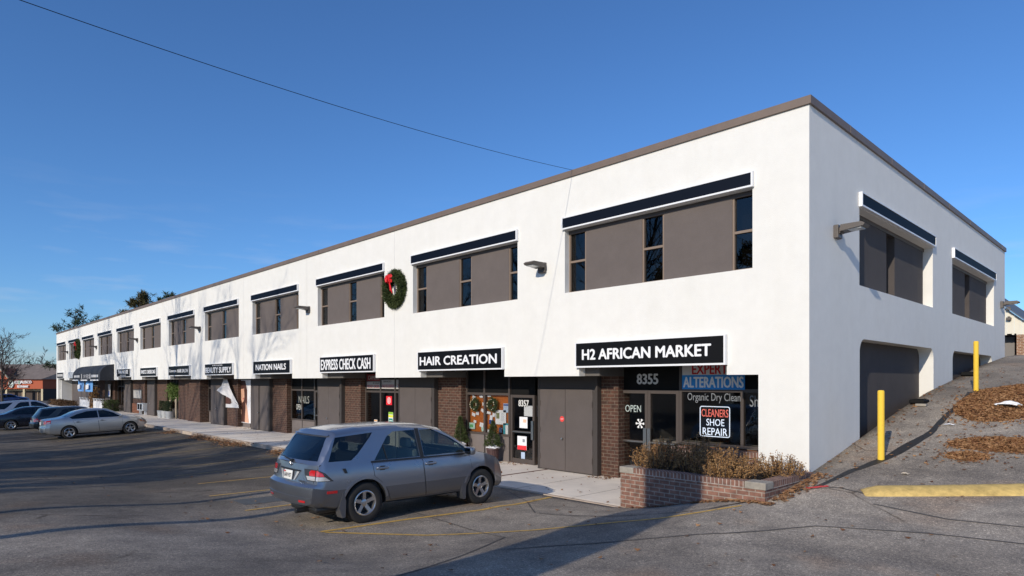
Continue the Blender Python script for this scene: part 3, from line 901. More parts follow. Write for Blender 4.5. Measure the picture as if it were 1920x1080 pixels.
nt_ = poster('notice', -9.50, .42, .42, .44, M_paper, 'white and red notice on the lower hair shop door', 'notice', [(0,-.15,.41,.14,mat("red print",(.72,.03,.04),.6)),(.08,.08,.10,.10,M_greyprint)], y=YG-.058)
poster('picture', -9.50, -.03, .17, .30, M_paper2, 'small pale blue picture at the foot of the hair shop door', 'picture', y=YG-.012)
es = MB(); es.tube([(-9.22,1.55,.30),(-9.08,1.52,-.25)], .035, 6); tag(es.build('easel_leg', mat("orange wood", (.50,.12,.03), .5)), 'leaning orange wooden post inside the hair shop door', 'post')

# check cashing window cards
M_cred = mat("dark red strip", (.20,.025,.025), .6); M_cgrey = mat("grey strip", (.42,.40,.38), .7)
def strip_sign(x0, x1, z0, z1, m, txts, label, y=YG-.02):
    b = MB(); b.box(x0, x1, y-.008, y, z0, z1); o = tag(b.build('strip_sign', m), label, 'sign')
    for t_, fx, fz, w, h, mm in txts: text_mesh(t_, w, h, mm, 'lettering', o, front_M(x0+(x1-x0)*fx, y-.009, z0+(z1-z0)*fz), .03, .001)
    return o
M_redtxt = mat("red lettering", (.36,.04,.04), .6)
strip_sign(-19.05,-18.0,2.42,2.72,M_cred,[("CAMBIO",.52,.5,.88,.17,M_cgrey)],'dark red strip reading CAMBIO under the check cash sign')
strip_sign(-19.05,-18.0,2.10,2.40,M_cgrey,[("DE CHEQUES",.72,.78,.5,.07,M_black),("MONEY ORDER",.5,.32,.95,.13,M_redtxt)],'grey strip with red lettering below the CAMBIO strip')
strip_sign(-17.88,-16.90,2.10,2.48,M_cgrey,[("SERVICIO",.45,.80,.6,.07,M_black),("PAGO DE CUENTAS",.5,.30,.88,.13,M_redtxt)],'grey strip reading PAGO DE CUENTAS above the cash window')
strip_sign(-16.80,-16.02,2.10,2.48,M_cgrey,[("TAX",.35,.32,.3,.13,M_redtxt)],'short grey strip cut off by the taupe closet')
rs_ = poster('no_entry_sign', -17.33, 1.62, .42, .36, mat("bright red card",(.80,.02,.03),.5), 'bright red square card with a white ring on the cash window', 'card', y=YG-.014)
rg = MB()
rg.lathe([(.105,-.004),(.13,-.004),(.13,-.001),(.105,-.001)], 24, 'y', (-17.33, YG-.017, 1.62), cap=False); rg.box(-17.36,-17.30,YG-.0205,YG-.018,1.54,1.70); rg.build('print', M_white, rs_)
gs = poster('rates_card', -17.2, .68, .34, .92, M_paper, 'tall green white and yellow card on the cash window', 'card', [(0,-.02,.29,.46,mat("green print",(.015,.26,.19),.6)),(0,.30,.33,.10,mat("yellow print",(.70,.72,.05),.6)),(0,.42,.33,.10,mat("lime print",(.25,.50,.04),.6))], y=YG-.014)
for k, (w_, zz) in enumerate(((.20,.80),(.24,.72),(.22,.64),(.24,.56))):
    q = MB(); q.box(-17.2-w_/2,-17.2+w_/2,YG-.0215,YG-.0203,zz-.012,zz+.012); q.build('print_line', M_white, gs)
poster('notice', -18.35, .62, .24, .34, M_paper, 'small cream notice low in the left cash window pane', 'notice', [(0,.13,.22,.05,mat("orange print",(.7,.35,.1),.7))], y=YG-.014)
poster('sticker', -16.2, .52, .28, .34, mat("blue card",(.02,.14,.62),.5), 'blue card with white letters half hidden by the taupe closet', 'card', [(.0,.03,.18,.12,M_paper)], y=YG-.014)

# nail shop glass lettering
M_faint = mat("faint lettering", (.30,.31,.28), .7)
nl = on_glass("NAILS", -25.05, 1.50, 1.15, .36, M_faint, name='window_lettering'); tag(nl, 'pale NAILS lettering on the nail shop window', 'lettering')
nl = on_glass("OPEN", -25.62, 1.12, .55, .28, mat("white tube lettering",(.6,.6,.55),.5), name='window_lettering'); tag(nl, 'small OPEN lettering in the left pane of the nail shop', 'lettering')

# cleaners: banners, neon, lettering
bn = MB(); bn.box(-3.66,-1.98,YG-.062,YG-.055,2.565,2.92); bn = tag(bn.build('banner', mat("white banner",(.70,.68,.66),.7)), 'white banner reading EXPERT in red above the blue banner', 'banner')
text_mesh("EXPERT", .95, .24, mat("red banner lettering",(.55,.015,.02),.6), 'lettering', bn, front_M(-2.90,YG-.063,2.71), .04, .002)
bn = MB(); bn.box(-3.66,-1.98,YG-.068,YG-.062,2.205,2.565); bn = tag(bn.build('banner', mat("blue banner",(.02,.26,.66),.6)), 'blue banner reading ALTERATIONS over the cleaners window', 'banner')
text_mesh("ALTERATIONS", 1.60, .26, mat("banner lettering",(.82,.82,.80),.6), 'lettering', bn, front_M(-2.82,YG-.069,2.385), .04, .002)
M_glasstxt = mat("pale vinyl lettering", (.20,.215,.235), .6)
ol = on_glass("Organic Dry Clean", -2.83, 1.99, 1.42, .25, M_glasstxt, name='window_lettering'); tag(ol, 'pale Organic Dry Clean lettering on the cleaners window', 'lettering')
ol = on_glass("Shoe", -1.65, 1.94, .48, .27, M_glasstxt, name='window_lettering'); tag(ol, 'pale lettering beginning Sh beside the white corner pier', 'lettering')
def emit(name, col, s):
    m = bpy.data.materials.new(name); m.use_nodes = True
    b = m.node_tree.nodes['Principled BSDF']
    b.inputs['Base Color'].default_value = (*col, 1); b.inputs['Emission Color'].default_value = (*col, 1); b.inputs['Emission Strength'].default_value = s
    return m
E_red = emit("red neon", (.85,.18,.14), .45); E_white = emit("white neon", (.72,.80,.95), .75)
ns = MB(); ns.bbox(-3.23,-2.38,YG+.03,YG+.055,1.02,1.80,.01)
NS = tag(ns.build('neon_sign', M_black), 'lit neon sign reading CLEANERS SHOE REPAIR in the window', 'neon sign')
rr = MB(); pts = []
for cx, cz, a0 in ((-2.46,1.73,0),(-3.15,1.73,90),(-3.15,1.09,180),(-2.46,1.09,270)):
    for k in range(6): t = R(a0+90*k/5); pts.append((cx+.05*math.cos(t), YG+.022, cz+.05*math.sin(t)))
pts.append(pts[0]); rr.tube(pts, .011, 6); rr.build('border_tube', E_white, NS)
text_mesh("CLEANERS", .72, .19, E_red, 'lettering', NS, front_M(-2.805,YG+.028,1.62), 0, .008)
text_mesh("SHOE", .48, .17, E_white, 'lettering', NS, front_M(-2.79,YG+.028,1.39), 0, .008)
text_mesh("REPAIR", .66, .18, E_white, 'lettering', NS, front_M(-2.80,YG+.028,1.16), 0, .008)
nb = text_mesh("OPEN", .52, .19, emit("dim neon", (.55,.62,.60), .35), 'open_sign', None, front_M(-5.24,YG+.03,1.66), 0, .008); tag(nb, 'white neon OPEN sign in the left cleaners door', 'neon sign')
sf_ = MB()
for k in range(6):
    a = R(60*k); c = Vector((-4.98, 0, 1.26)); d = Vector((math.cos(a), 0, math.sin(a)))
    e1 = c + d*.135
    sf_.tube([(c.x, YG-.02, c.z), (e1.x, YG-.02, e1.z)], .014, 5)
    for s in (.45, -.45):
        d2 = Vector((math.cos(a+s), 0, math.sin(a+s)))
        b0 = c + d*.075; b1 = b0 + d2*.06
        sf_.tube([(b0.x, YG-.02, b0.z), (b1.x, YG-.02, b1.z)], .012, 5)
tag(sf_.build('snowflake', M_white), 'white snowflake decoration on the left cleaners door', 'snowflake')

# ------------------------------------------------------------------ shop signs
def shop_sign(x0, x1, txts, label, z0=2.77, z1=3.44, face=M_signblack):
    d = .11
    c = empty('shop_sign', ((x0+x1)/2, 0, z0), 0, label, 'shop sign', 'black shop signs along the front')
    o = ((x0+x1)/2, 0, z0)
    f = MB(); t = .042
    f.box(x0, x1, -d+.02, -.004, z0+t, z1-t*.6)
    f.box(x0-t, x1+t, -d, -.004, z0-.0, z0+t); f.box(x0-t, x1+t, -d, -.004, z1-t*.6, z1)
    f.box(x0-t, x0, -d, -.004, z0+t, z1-t*.6); f.box(x1, x1+t, -d, -.004, z0+t, z1-t*.6)
    fr = f.build('frame', M_whiteframe, c, loc=o); fr.location = (0,0,0)
    p = MB(); p.box(x0+.004, x1-.004, -d+.008, -d+.0195, z0+t+.004, z1-t*.6-.004)
    pf = p.build('face', face, c, loc=o); pf.location = (0,0,0)
    for tx in txts:
        t_, fx, fz, w, h, bold = tx[:6]
        text_mesh(t_, (x1-x0)*w, (z1-z0)*h, tx[6] if len(tx) > 6 else M_white, 'lettering', pf, Matrix.Translation((-o[0],-o[1],-o[2])) @ front_M(x0+(x1-x0)*fx, -d+.007, z0+(z1-z0)*fz), bold, .012)
    return c
sx = SIGNX
shop_sign(*sx[0], [("H2 AFRICAN MARKET", .49, .51, .875, .40, .045)], 'black sign with white letters reading H2 AFRICAN MARKET')
shop_sign(*sx[1], [("HAIR CREATION", .49, .50, .92, .43, .045)], 'black sign with white letters reading HAIR CREATION')
shop_sign(*sx[2], [("EXPRESS CHECK CASH", .49, .50, .93, .62, .03)], 'black sign with tall white letters reading EXPRESS CHECK CASH', z1=3.46)
shop_sign(*sx[3], [("NATION NAILS", .49, .52, .82, .42, .04)], 'black sign with white letters reading NATION NAILS')
shop_sign(*sx[4], [("PAYLESS", .48, .84, .36, .11, .0), ("BEAUTY SUPPLY", .5, .44, .94, .46, .04)], 'black sign with white letters reading BEAUTY SUPPLY')
shop_sign(*sx[5], [("Concepts", .22, .48, .36, .36, .0), ("HAIR SALON", .70, .50, .50, .34, .0)], 'black sign with white letters reading Concepts HAIR SALON')
shop_sign(*sx[6], [("SWEETZ CHEESECAKE", .5, .52, .90, .38, .035)], 'black sign with white letters reading SWEETZ CHEESECAKE')
shop_sign(*sx[7], [("THAI HOUSE", .48, .62, .76, .42, .035), ("RESTAURANT", .48, .22, .46, .12, .0)], 'black sign with white letters reading THAI HOUSE')
shop_sign(*sx[10], [], 'pale grey sign box half hidden by the dark awning', face=mat("pale grey face", (.50,.52,.54), .5))
s12 = shop_sign(*sx[11], [], 'black sign with a pale middle band at the far left end')
pb = MB(); pb.box(sx[11][0]+.25, sx[11][1]-.25, -.112, -.103, 2.98, 3.26); q = pb.build('band', mat("pale band", (.50,.49,.47), .6), s12, loc=((sx[11][0]+sx[11][1])/2, 0, 2.77)); q.location = (0,0,0)

# ------------------------------------------------------------------ awning
AW = empty('awning', (-64, 0, 2.5), 0, 'dark barrel awning over the pub entrance at the far left', 'awning')
o = (-64, 0, 2.5)
M_awn = mat("dark navy canvas", (.020,.023,.030), .75, noise=.15, nscale=2)
am = MB(); x0, x1 = -70.0, -58.05; pr = [(-.005, 3.90)]
for k in range(9):
    a = R(90 - 90*k/8); pr.append((-.10-.95*math.cos(a), 2.95+.92*math.sin(a)))
pr += [(-1.05, 2.50)]
for (y0, z0), (y1, z1) in zip(pr, pr[1:]): am.quad((x0,y0,z0),(x1,y0,z0),(x1,y1,z1),(x0,y1,z1))
for x in (x0, x1): am.add([(x, -.005, 2.50)] + [(x, y, z) for y, z in pr], [tuple(range(len(pr)+1))])
q = am.build('canopy', M_awn, AW, loc=o, smooth=30); q.location = (0,0,0)
for tx, xx, w, zz, h in (("IVY FEDS", -63.4, 2.6, 2.86, .34),):
    text_mesh(tx, w, h, mat("awning lettering",(.5,.5,.52),.7), 'lettering', AW, Matrix.Translation((64,0,-2.5)) @ front_M(xx,-1.06,zz), .02, .004)
M_awp = mat("pale awning band", (.52,.52,.52), .7)
for a, b in ((-69.2,-66.6),(-61.4,-58.7)):
    m = MB(); m.box(a, b, -1.07, -1.055, 2.78, 3.0); q = m.build('band', M_awp, AW, loc=o); q.location = (0,0,0)
for a in (-65.6, -61.9):
    m = MB(); m.box(a-.12, a+.12, -1.07, -1.055, 2.66, 3.1); q = m.build('band', M_awp, AW, loc=o); q.location = (0,0,0)
for a, b in ((-69.8,-67.2),(-65.8,-63.0),(-61.6,-58.5)):
    m = MB(); m.box(a, b, -1.10, -1.06, 2.48, 2.58); q = m.build('valance_board', M_whiteframe, AW, loc=o); q.location = (0,0,0)

# ------------------------------------------------------------------ brick planter with dead shrubs
PL = empty('planter', (-1.5, -1.1, 0), 0, 'red brick planter box with pale corner stones in front of the cleaners', 'planter')
PMI = Matrix.Translation((1.5, 1.1, 0))
def pchild(mb, n, m):
    o = mb.build(n, m, PL); o.matrix_parent_inverse = PMI; return o
px0, px1, pyf, pzt = -3.06, .07, -2.14, .60
m = MB()
m.box(px0, px1, pyf, pyf+.24, -.45, pzt-.125); m.box(px0, px0+.24, pyf+.24, -.01, -.45, pzt-.125); m.box(px1-.24, px1, pyf+.24, -.02, -.45, pzt-.125)
pchild(m, 'brick_wall', M_pbrick)
m = MB()
m.box(px0+.34, px1-.38, pyf-.012, pyf+.25, pzt-.122, pzt); m.box(px0-.012, px0+.25, pyf+.32, -.012, pzt-.122, pzt); m.box(px1-.25, px1+.012, pyf+.32, -.03, pzt-.122, pzt)
pchild(m, 'brick_coping', M_pcap)
for a, b in ((px0-.018, px0+.335), (px1-.375, px1+.018)):
    m = MB(); m.bbox(a, b, pyf-.018, pyf+.315, pzt-.125, pzt+.006, .012); pchild(m, 'corner_stone', M_concblock)
m = MB(); m.box(px0+.23, px1-.23, pyf+.23, -.005, -.4, pzt-.10); pchild(m, 'soil', M_soil)

def leaf(mb, c, s, r, asp=.45, up=0.0, mi=0, bend=.25):
    """one small folded leaf (two triangles meeting on a midrib)"""
    d = Vector((r.gauss(0,1), r.gauss(0,1), r.gauss(0,1)+up))
    if d.length < 1e-4: d = Vector((0,0,1))
    d.normalize(); u = d.orthogonal().normalized(); u.rotate(Matrix.Rotation(r.uniform(0,6.283), 3, d)); w = d.cross(u)
    a = c - d*s*.5; b = c + d*s*.5; e = w*s*bend*.5
    mb.add([a, c+u*s*asp*.5+e, b, c-u*s*asp*.5+e], [(0,1,2),(0,2,3)], mi)

def shrub(x, y, z, rx, ry, h, n, seed, label):
    r = random.Random(seed)
    root = empty('dead_shrub', (x, y, z), 0, label, 'shrub', 'dead brown shrubs in the brick planter')
    st = MB(); lf = MB()
    tips = []
    for k in range(int(n/34)):
        a = r.uniform(0, 6.283); q = math.sqrt(r.random())
        ex, ey = rx*q*math.cos(a), ry*q*math.sin(a)
        hh = h*(1-.45*q*q)*r.uniform(.55, 1.12)
        p0 = Vector((ex*.45, ey*.45, 0)); p2 = Vector((ex+r.gauss(0,.05), ey+r.gauss(0,.05), hh)); p1 = (p0+p2)/2 + Vector((ex*.12, ey*.12, -.02))
        st.tube([p0, p1, p2], [.008,.006,.003], 4, cap=False)
        for j in range(34):
            t = r.betavariate(2.2, 1.0)
            p = (p0*(1-t)+p1*t)*(1-t) + (p1*(1-t)+p2*t)*t
            leaf(lf, p + Vector((r.gauss(0,.026), r.gauss(0,.026), r.gauss(0,.022))), r.uniform(.030,.062), r, .42, .55)
    st.build('stems', M_twig, root); lf.build('foliage', M_brownleaf, root, fix=False)
shrub(-2.50, -1.45, pzt-.12, .62, .62, .68, 4600, 21, 'dead brown shrub at the left end of the brick planter')
shrub(-1.72, -1.30, pzt-.12, .62, .66, .80, 5200, 22, 'tallest dead brown shrub, in the dark shadow band on the planter')
shrub(-.92, -1.62, pzt-.12, .72, .60, .62, 5200, 23, 'dead brown shrub spilling over the front of the brick planter')
shrub(-.30, -.72, pzt-.12, .50, .55, .52, 2400, 24, 'sparse dead shrub against the white corner pier')

# ------------------------------------------------------------------ litter
def litter(mb, pts, r, smin=.05, smax=.11, lift=.012):
    for x, y in pts:
        z = gz(x, y); n = gn(x, y)
        s = r.uniform(smin, smax)
        d = Vector((r.gauss(0,1), r.gauss(0,1), 0)).normalized(); w = n.cross(d).normalized(); d = w.cross(n)
        c = Vector((x, y, z)) + n*lift
        t = r.uniform(-.35,.35); e = n*s*r.uniform(.05,.35)
        mb.add([c-d*s*.5+e*.6, c+w*s*.3+n*t*s*.4, c+d*s*.5+e, c-w*s*.3+n*.01], [(0,1,2),(0,2,3)])
r = random.Random(11)
pts = []
for k in range(150): pts.append((r.uniform(-9,5.5), r.uniform(-9.5,-2.4)))
for k in range(90): pts.append((r.uniform(-30,-6), r.uniform(-10,-2.6)))
for cx_, cy_, sx_, sy_, n_ in ((2.15,7.4,1.1,2.3,420),(2.75,3.0,1.0,.6,260),(2.2,2.0,.55,.45,120)):
    for k in range(n_): pts.append((cx_+r.gauss(0,sx_*.8), cy_+r.gauss(0,sy_*.75)))
for k in range(170): pts.append((.25+abs(r.gauss(0,1.3)), r.uniform(-1,15)))
for k in range(120): pts.append((r.uniform(.02,.30), r.uniform(.2,14)))
for k in range(300): pts.append((px1+.05+abs(r.gauss(0,.14)), r.uniform(-2.0,.1)))
for k in range(330): pts.append((r.uniform(-1.35,px1+.2), pyf-.05-abs(r.gauss(0,.07))))
for k in range(60): pts.append((r.uniform(-3.0,-1.4), pyf-.05-abs(r.gauss(0,.04))))
for cx in (-3.6,-9.0): pass
kp = []
for k in range(5200):
    x = r.uniform(-34,-9.5); w = .40+.5*math.sin(x*1.25)+.4*math.sin(x*.7+1)
    if r.random() < w+.08: kp.append((x, -2.24-abs(r.gauss(0,.13+.22*max(0,w)))))
lt = MB(); litter(lt, pts, r)
for x, y in kp: litter(lt, [(x, y)], r, .06, .13, .012+r.uniform(0,.16)*max(0, 1-(-2.24-y)/.35))
tag(lt.build('fallen_leaves', M_litter, fix=False), 'scattered brown leaves on the asphalt and along the kerb', 'leaves', kind='stuff')
lw_ = MB()
def flat_litter(n, x0, x1, y0, y1, z):
    for k in range(n):
        x, y = r.uniform(x0,x1), r.uniform(y0,y1); s = r.uniform(.04,.09)
        a = r.uniform(0,6.28); d = Vector((math.cos(a),math.sin(a),0)); w = Vector((-d.y,d.x,0)); c = Vector((x,y,z+.012))
        lw_.add([c-d*s*.5, c+w*s*.3+Vector((0,0,.012)), c+d*s*.5+Vector((0,0,.02)), c-w*s*.3], [(0,1,2),(0,2,3)])
flat_litter(60, -8.8,-3.2,-2.0,.8,SW); flat_litter(70,-6.2,-5.5,.5,1.05,SW); flat_litter(50,-10.4,-9.2,.8,1.3,SW); flat_litter(70,-32,-8,-2,.8,SW); flat_litter(40,-33.5,-30.8,.6,1.3,SW)
tag(lw_.build('pavement_leaves', M_litter, fix=False), 'a few brown leaves blown onto the concrete walk', 'leaves', kind='stuff')

def pile(cx, cy, rx, ry, h, n, seed, label, rot=0):
    r = random.Random(seed)
    z0 = gz(cx, cy)
    root = empty('leaf_pile', (cx, cy, z0), 0, label, 'leaf pile', 'raked piles of brown leaves on the ramp')
    def top(u, v):
        q = u*u+v*v
        return h*max(0, 1-q)**.8*(.75+.25*math.sin(5*u+seed)*math.cos(4*v+2*seed))
    ca, sa = math.cos(rot), math.sin(rot)
    b = MB(); vs = []; N = 26
    for i in range(N+1):
        for j in range(N+1):
            u, v = -1+2*i/N, -1+2*j/N
            x, y = rx*u*ca-ry*v*sa, rx*u*sa+ry*v*ca
            vs.append((x, y, gz(cx+x, cy+y)-z0+top(u,v)-(.03 if u*u+v*v > .92 else .004)))
    b.add(vs, [(i*(N+1)+j,(i+1)*(N+1)+j,(i+1)*(N+1)+j+1,i*(N+1)+j+1) for i in range(N) for j in range(N)])
    b.build('mound', mat("leaf mould", (.13,.06,.025), 1, noise=.4, nscale=25), root, fix=False)
    lf = MB()
    for k in range(n):
        a = r.uniform(0,6.283); q = r.random()**.5*(1.0 if r.random() < .86 else r.uniform(1,1.28))
        u, v = q*math.cos(a), q*math.sin(a)
        x, y = rx*u*ca-ry*v*sa, rx*u*sa+ry*v*ca
        z = gz(cx+x, cy+y)-z0+top(u,v)+r.uniform(.0,.045)
        s = r.uniform(.045,.10)
        d = Vector((r.gauss(0,1),r.gauss(0,1),r.gauss(0,.35))).normalized(); w = Vector((r.gauss(0,1),r.gauss(0,1),r.gauss(0,.4))); w = d.cross(w).normalized()
        c = Vector((x,y,z)); e = d.cross(w)*s*r.uniform(-.25,.25)
        lf.add([c-d*s*.5, c+w*s*.27+e, c+d*s*.5, c-w*s*.27+e], [(0,1,2),(0,2,3)])
    lf.build('leaves', M_litter, root, fix=False)
pile(2.15, 7.55, 1.05, 2.55, .26, 9500, 31, 'largest pile of brown leaves, by the far yellow post', rot=R(-4))
pile(2.75, 3.05, 1.0, .50, .10, 3000, 32, 'low middle pile of brown leaves on the ramp', rot=R(8))
pile(2.22, 2.05, .33, .26, .05, 700, 33, 'smallest heap of brown leaves, nearest the yellow speed bump')

def crumple(nm, x, y, w, l, h, m, label, cat, seed):
    r = random.Random(seed); b = MB(); vs = []; N = 7
    z0 = gz(x, y) if seed != 41 else 0
    for i in range(N+1):
        for j in range(N+1):
            u, v = -1+2*i/N, -1+2*j/N
            k = max(0, 1-.5*(u*u+v*v))
            vs.append((w*.5*u*(1+r.uniform(-.2,.2)), l*.5*v*(1+r.uniform(-.2,.2)), h*k*r.uniform(.4,1.2)))
    b.add(vs, [(i*(N+1)+j,(i+1)*(N+1)+j,(i+1)*(N+1)+j+1,i*(N+1)+j+1) for i in range(N) for j in range(N)])
    o = b.build(nm, m, fix=False); o.location = (x, y, z0+(.015 if seed != 41 else 0)); return tag(o, label, cat)
b_ = crumple('plastic_bag', 2.30, 6.05, .46, .22, .10, mat("thin white plastic", (.80,.80,.80), .4), 'crumpled white plastic bag on the largest leaf pile', 'bag', 41)
b_.location.z = gz(2.3, 6.05)+.19
crumple('paper_scrap', 1.42, 4.55, .20, .10, .03, M_paper, 'white scrap of paper beside the tar seam on the ramp', 'litter', 42)
crumple('paper_scrap', 1.55, .55, .12, .10, .03, mat("beige paper", (.5,.42,.32), .8), 'beige scrap just behind the yellow speed bump', 'litter', 43)
c_ = crumple('red_wrapper', 2.95, 6.75, .10, .08, .03, M_sticker, 'tiny red wrapper on the largest leaf pile', 'litter', 44); c_.location.z += .2

# ------------------------------------------------------------------ posts, speed bump, splash block
def bollard(x, y, h, label, rad=.064):
    z = gz(x, y)
    m = MB(); m.lathe([(rad,-.2),(rad,h-.05),(rad*.96,h-.02),(rad*.75,h-.004),(.001,h)], 20, 'z', (0,0,0))
    o = m.build('bollard', M_yellow, smooth=40); o.location = (x, y, z); tag(o, label, 'bollard', 'yellow steel posts along the ramp'); return o
bollard(.88, 1.44, 1.43, 'yellow steel post nearest the white corner'); bollard(1.13, 9.05, 1.44, 'yellow steel post beside the largest leaf pile'); bollard(.86, 25.5, 1.35, 'farthest yellow post, at the top of the ramp by the brick wall')
m = MB(); A = Vector((1.25,-.86)); B = Vector((5.4, 1.35)); N = 40; d = (B-A).normalized(); n = Vector((-d.y, d.x)); vs = []
prof = [(-.27,.0),(-.22,.055),(-.10,.105),(.0,.118),(.10,.105),(.22,.055),(.27,.0)]
rb = random.Random(9)
for i in range(N+1):
    p = A + (B-A)*i/N; e = min(1, i/2.0+.25) if i < 3 else 1
    for o_, h in prof:
        q = p + n*o_*(.92+.08*e); vs.append((q.x, q.y, gz(q.x, q.y)-.01+h*e+ (rb.uniform(-.004,.004) if 0 < h else 0)))
k = len(prof)
m.add(vs, [(i*k+j, i*k+j+1, (i+1)*k+j+1, (i+1)*k+j) for i in range(N) for j in range(k-1)]); m.add([vs[j] for j in range(k)], [tuple(range(k))])
tag(m.build('speed_bump', M_bump, fix=False, smooth=50), 'worn yellow painted speed bump across the foot of the ramp', 'speed bump')
m = MB(); m.bbox(-.16,.20,-.28,.28,0,.11,.03); m.box(-.10,.14,-.2,.2,.10,.125)
o = m.build('splash_block', M_black); o.location = (.20, 7.0, gz(.2,7.0)); tag(o, 'black splash block lying at the foot of the dark recess', 'splash block')
m = MB(); m.bbox(-.13,.13,-.1,.1,0,.07,.02); o = m.build('stone', M_concblock); o.location = (.36, 6.62, gz(.36,6.62)); tag(o, 'pale broken stone beside the black splash block', 'stone')
m = MB(); m.bbox(-.16,.20,-.28,.28,0,.12,.03); m.box(-.10,.14,-.2,.2,.11,.135)
o = m.build('splash_block', M_black); o.location = (.20, 13.0, gz(.2,13.0)); tag(o, 'black splash block farther up the ramp, behind the second post', 'splash block')

# ------------------------------------------------------------------ wreaths and potted trees
def needles(mb, c, n, L, w, r, out=None):
    for k in range(n):
        d = Vector((r.gauss(0,1), r.gauss(0,1), r.gauss(0,1)))
        if out is not None: d = d*.75 + out
        d.normalize(); u = d.orthogonal().normalized(); u.rotate(Matrix.Rotation(r.uniform(0,6.283), 3, d))
        l = L*r.uniform(.6,1.2)
        mb.add([c-u*w*.5, c+u*w*.5, c+u*w*.35+d*l, c-u*w*.35+d*l], [(0,1,2,3)])
def wreath(x, y, z, R0, rt, n, label, bow=True, seed=1, cat='wreath', L=.10, lights=False):
    r = random.Random(seed)
    root = empty('wreath', (x, y, z), 0, label, cat)
    g_ = MB()
    for k in range(n):
        a = r.uniform(0,6.283); b = r.uniform(0,6.283); q = rt*r.random()**.5
        o_ = Vector((math.cos(a),0,math.sin(a)))*math.cos(b)*q + Vector((0,-1,0))*math.sin(b)*q*.8
        p = Vector((math.cos(a),0,math.sin(a)))*R0 + o_
        if p.y > .0: p.y *= .3
        needles(g_, p, 5, L, L*.16, r, o_.normalized()*.9 if q > 0 else None)
    g_.build('greenery', M_fir, root, fix=False)
    t = MB(); ring = [(R0*math.cos(R(15*k)), -.01, R0*math.sin(R(15*k))) for k in range(25)]; t.tube(ring, rt*.55, 8); t.build('ring', mat("wreath core", (.012,.022,.008), 1), root)
    if bow:
        b = MB()
        for a, l, w in ((150,.36,.20),(35,.34,.20),(200,.33,.18),(-20,.30,.18),(95,.30,.18),(255,.22,.16)):
            d = Vector((math.cos(R(a)),0,math.sin(R(a)))); u = Vector((-d.z,0,d.x)); pr = []
            for k in range(9):
                t_ = k/8; s = math.sin(math.pi*t_); pr.append((d*l*s*(.5+.5*t_) if t_ <= .5 else d*l*math.sin(math.pi*t_), -.14-.16*math.sin(2*math.pi*t_)*.5-.06*s, (.35+.65*s)*w/2))
            vs = []
            for p, yy, ww in pr: vs += [tuple(p+u*ww+Vector((0,yy,0))), tuple(p-u*ww+Vector((0,yy,0)))]
            b.add(vs, [(2*i,2*i+1,2*i+3,2*i+2) for i in range(8)])
        b.bbox(-.06,.06,-.30,-.12,-.06,.06,.025)
        for dx, l in ((.20,.72),(.05,.60)):
            b.add([(0,-.18,0),(.07,-.18,.01),(dx+.09,-.13,-l),(dx,-.13,-l+.05)], [(0,1,2,3)])
        o = b.build('bow', M_red, root, fix=False); o.location = (-R0*.28, -.06, R0*.72); o.scale = (R0/.66,)*3
        st = MB(); st.tube([(0.05,-.02,R0*.4),(.12,-.02,-R0*.45)], .018, 6); st.build('wire', M_twig, root)
    if lights:
        b = MB()
        for k in range(14): 
            a = r.uniform(0,6.28); b.bbox(R0*math.cos(a)-.012, R0*math.cos(a)+.012, -rt-.02, -rt, R0*math.sin(a)-.012, R0*math.sin(a)+.012, .004, seg=1)
        b.build('ornament', mat("ivory ornament", (.65,.58,.42), .5), root)
    return root
wreath(-14.78, -.06, 5.80, .49, .19, 2600, 'big green wreath with a red bow between the third and second windows', seed=3, L=.10)
wreath(-73.1, -.06, 5.75, .70, .24, 1000, 'far green wreath with a red bow near the left end of the long wall', seed=4, L=.18)
wreath(-11.85, YG-.05, 1.60, .165, .075, 420, 'small green wreath in the left half of the orange window', bow=False, seed=5, L=.045, lights=True)
wreath(-10.93, YG-.05, 1.62, .175, .085, 420, 'small green wreath in the right half of the orange window', bow=False, seed=6, L=.045, lights=True)
M_pot = mat("plum brown pot", (.075,.038,.036), .5)
def potted_tree(x, y, label, seed, ht=.78):
    r = random.Random(seed); z = SW
    root = empty('potted_tree', (x, y, z), 0, label, 'potted tree', 'small fir trees in pots outside the hair shop')
    p = MB(); prof = [(.001,.0),(.165,.0),(.20,.40),(.225,.40),(.225,.47),(.20,.47),(.195,.42),(.001,.42)]
    p.lathe(prof, 22)
    for k in range(22): 
        a = 2*math.pi*k/22; p.tube([(.168*math.cos(a),.168*math.sin(a),.02),(.203*math.cos(a),.203*math.sin(a),.39)], .009, 4)
    p.build('pot', M_pot, root, smooth=35)
    s = MB(); N = 20; vs = [(0,0,.56)]
    for q, zz in ((.12,.53),(.20,.49),(.235,.455)):
        for k in range(N): a = 2*math.pi*k/N; f = 1+r.uniform(-.1,.1); vs.append((q*f*math.cos(a), q*f*math.sin(a), zz+r.uniform(-.02,.02)))
    s.add(vs, [(0,1+k,1+(k+1)%N) for k in range(N)] + [(1+i*N+k,1+(i+1)*N+k,1+(i+1)*N+(k+1)%N,1+i*N+(k+1)%N) for i in range(2) for k in range(N)])
    s.build('snow_skirt', mat("cotton snow", (.80,.80,.83), .9), root, fix=False)
    t = MB(); t.tube([(0,0,.42),(0,0,.5+ht)], [.018,.006], 6); t.build('trunk', M_bark, root)
    g_ = MB()
    for k in range(560):
        h = r.random()**1.25; rad = .27*(1-h)**.9+.012; a = r.uniform(0,6.283)
        l = rad*r.uniform(.35,1.12)
        c = Vector((l*math.cos(a), l*math.sin(a), .56+ht*h-.10*l))
        needles(g_, c, 7, .062, .011, r, Vector((math.cos(a),math.sin(a),.15))*.8)
    g_.build('foliage', M_fir, root, fix=False)
potted_tree(-10.55, .98, 'small potted fir with a white skirt beside the hair shop door', 51)
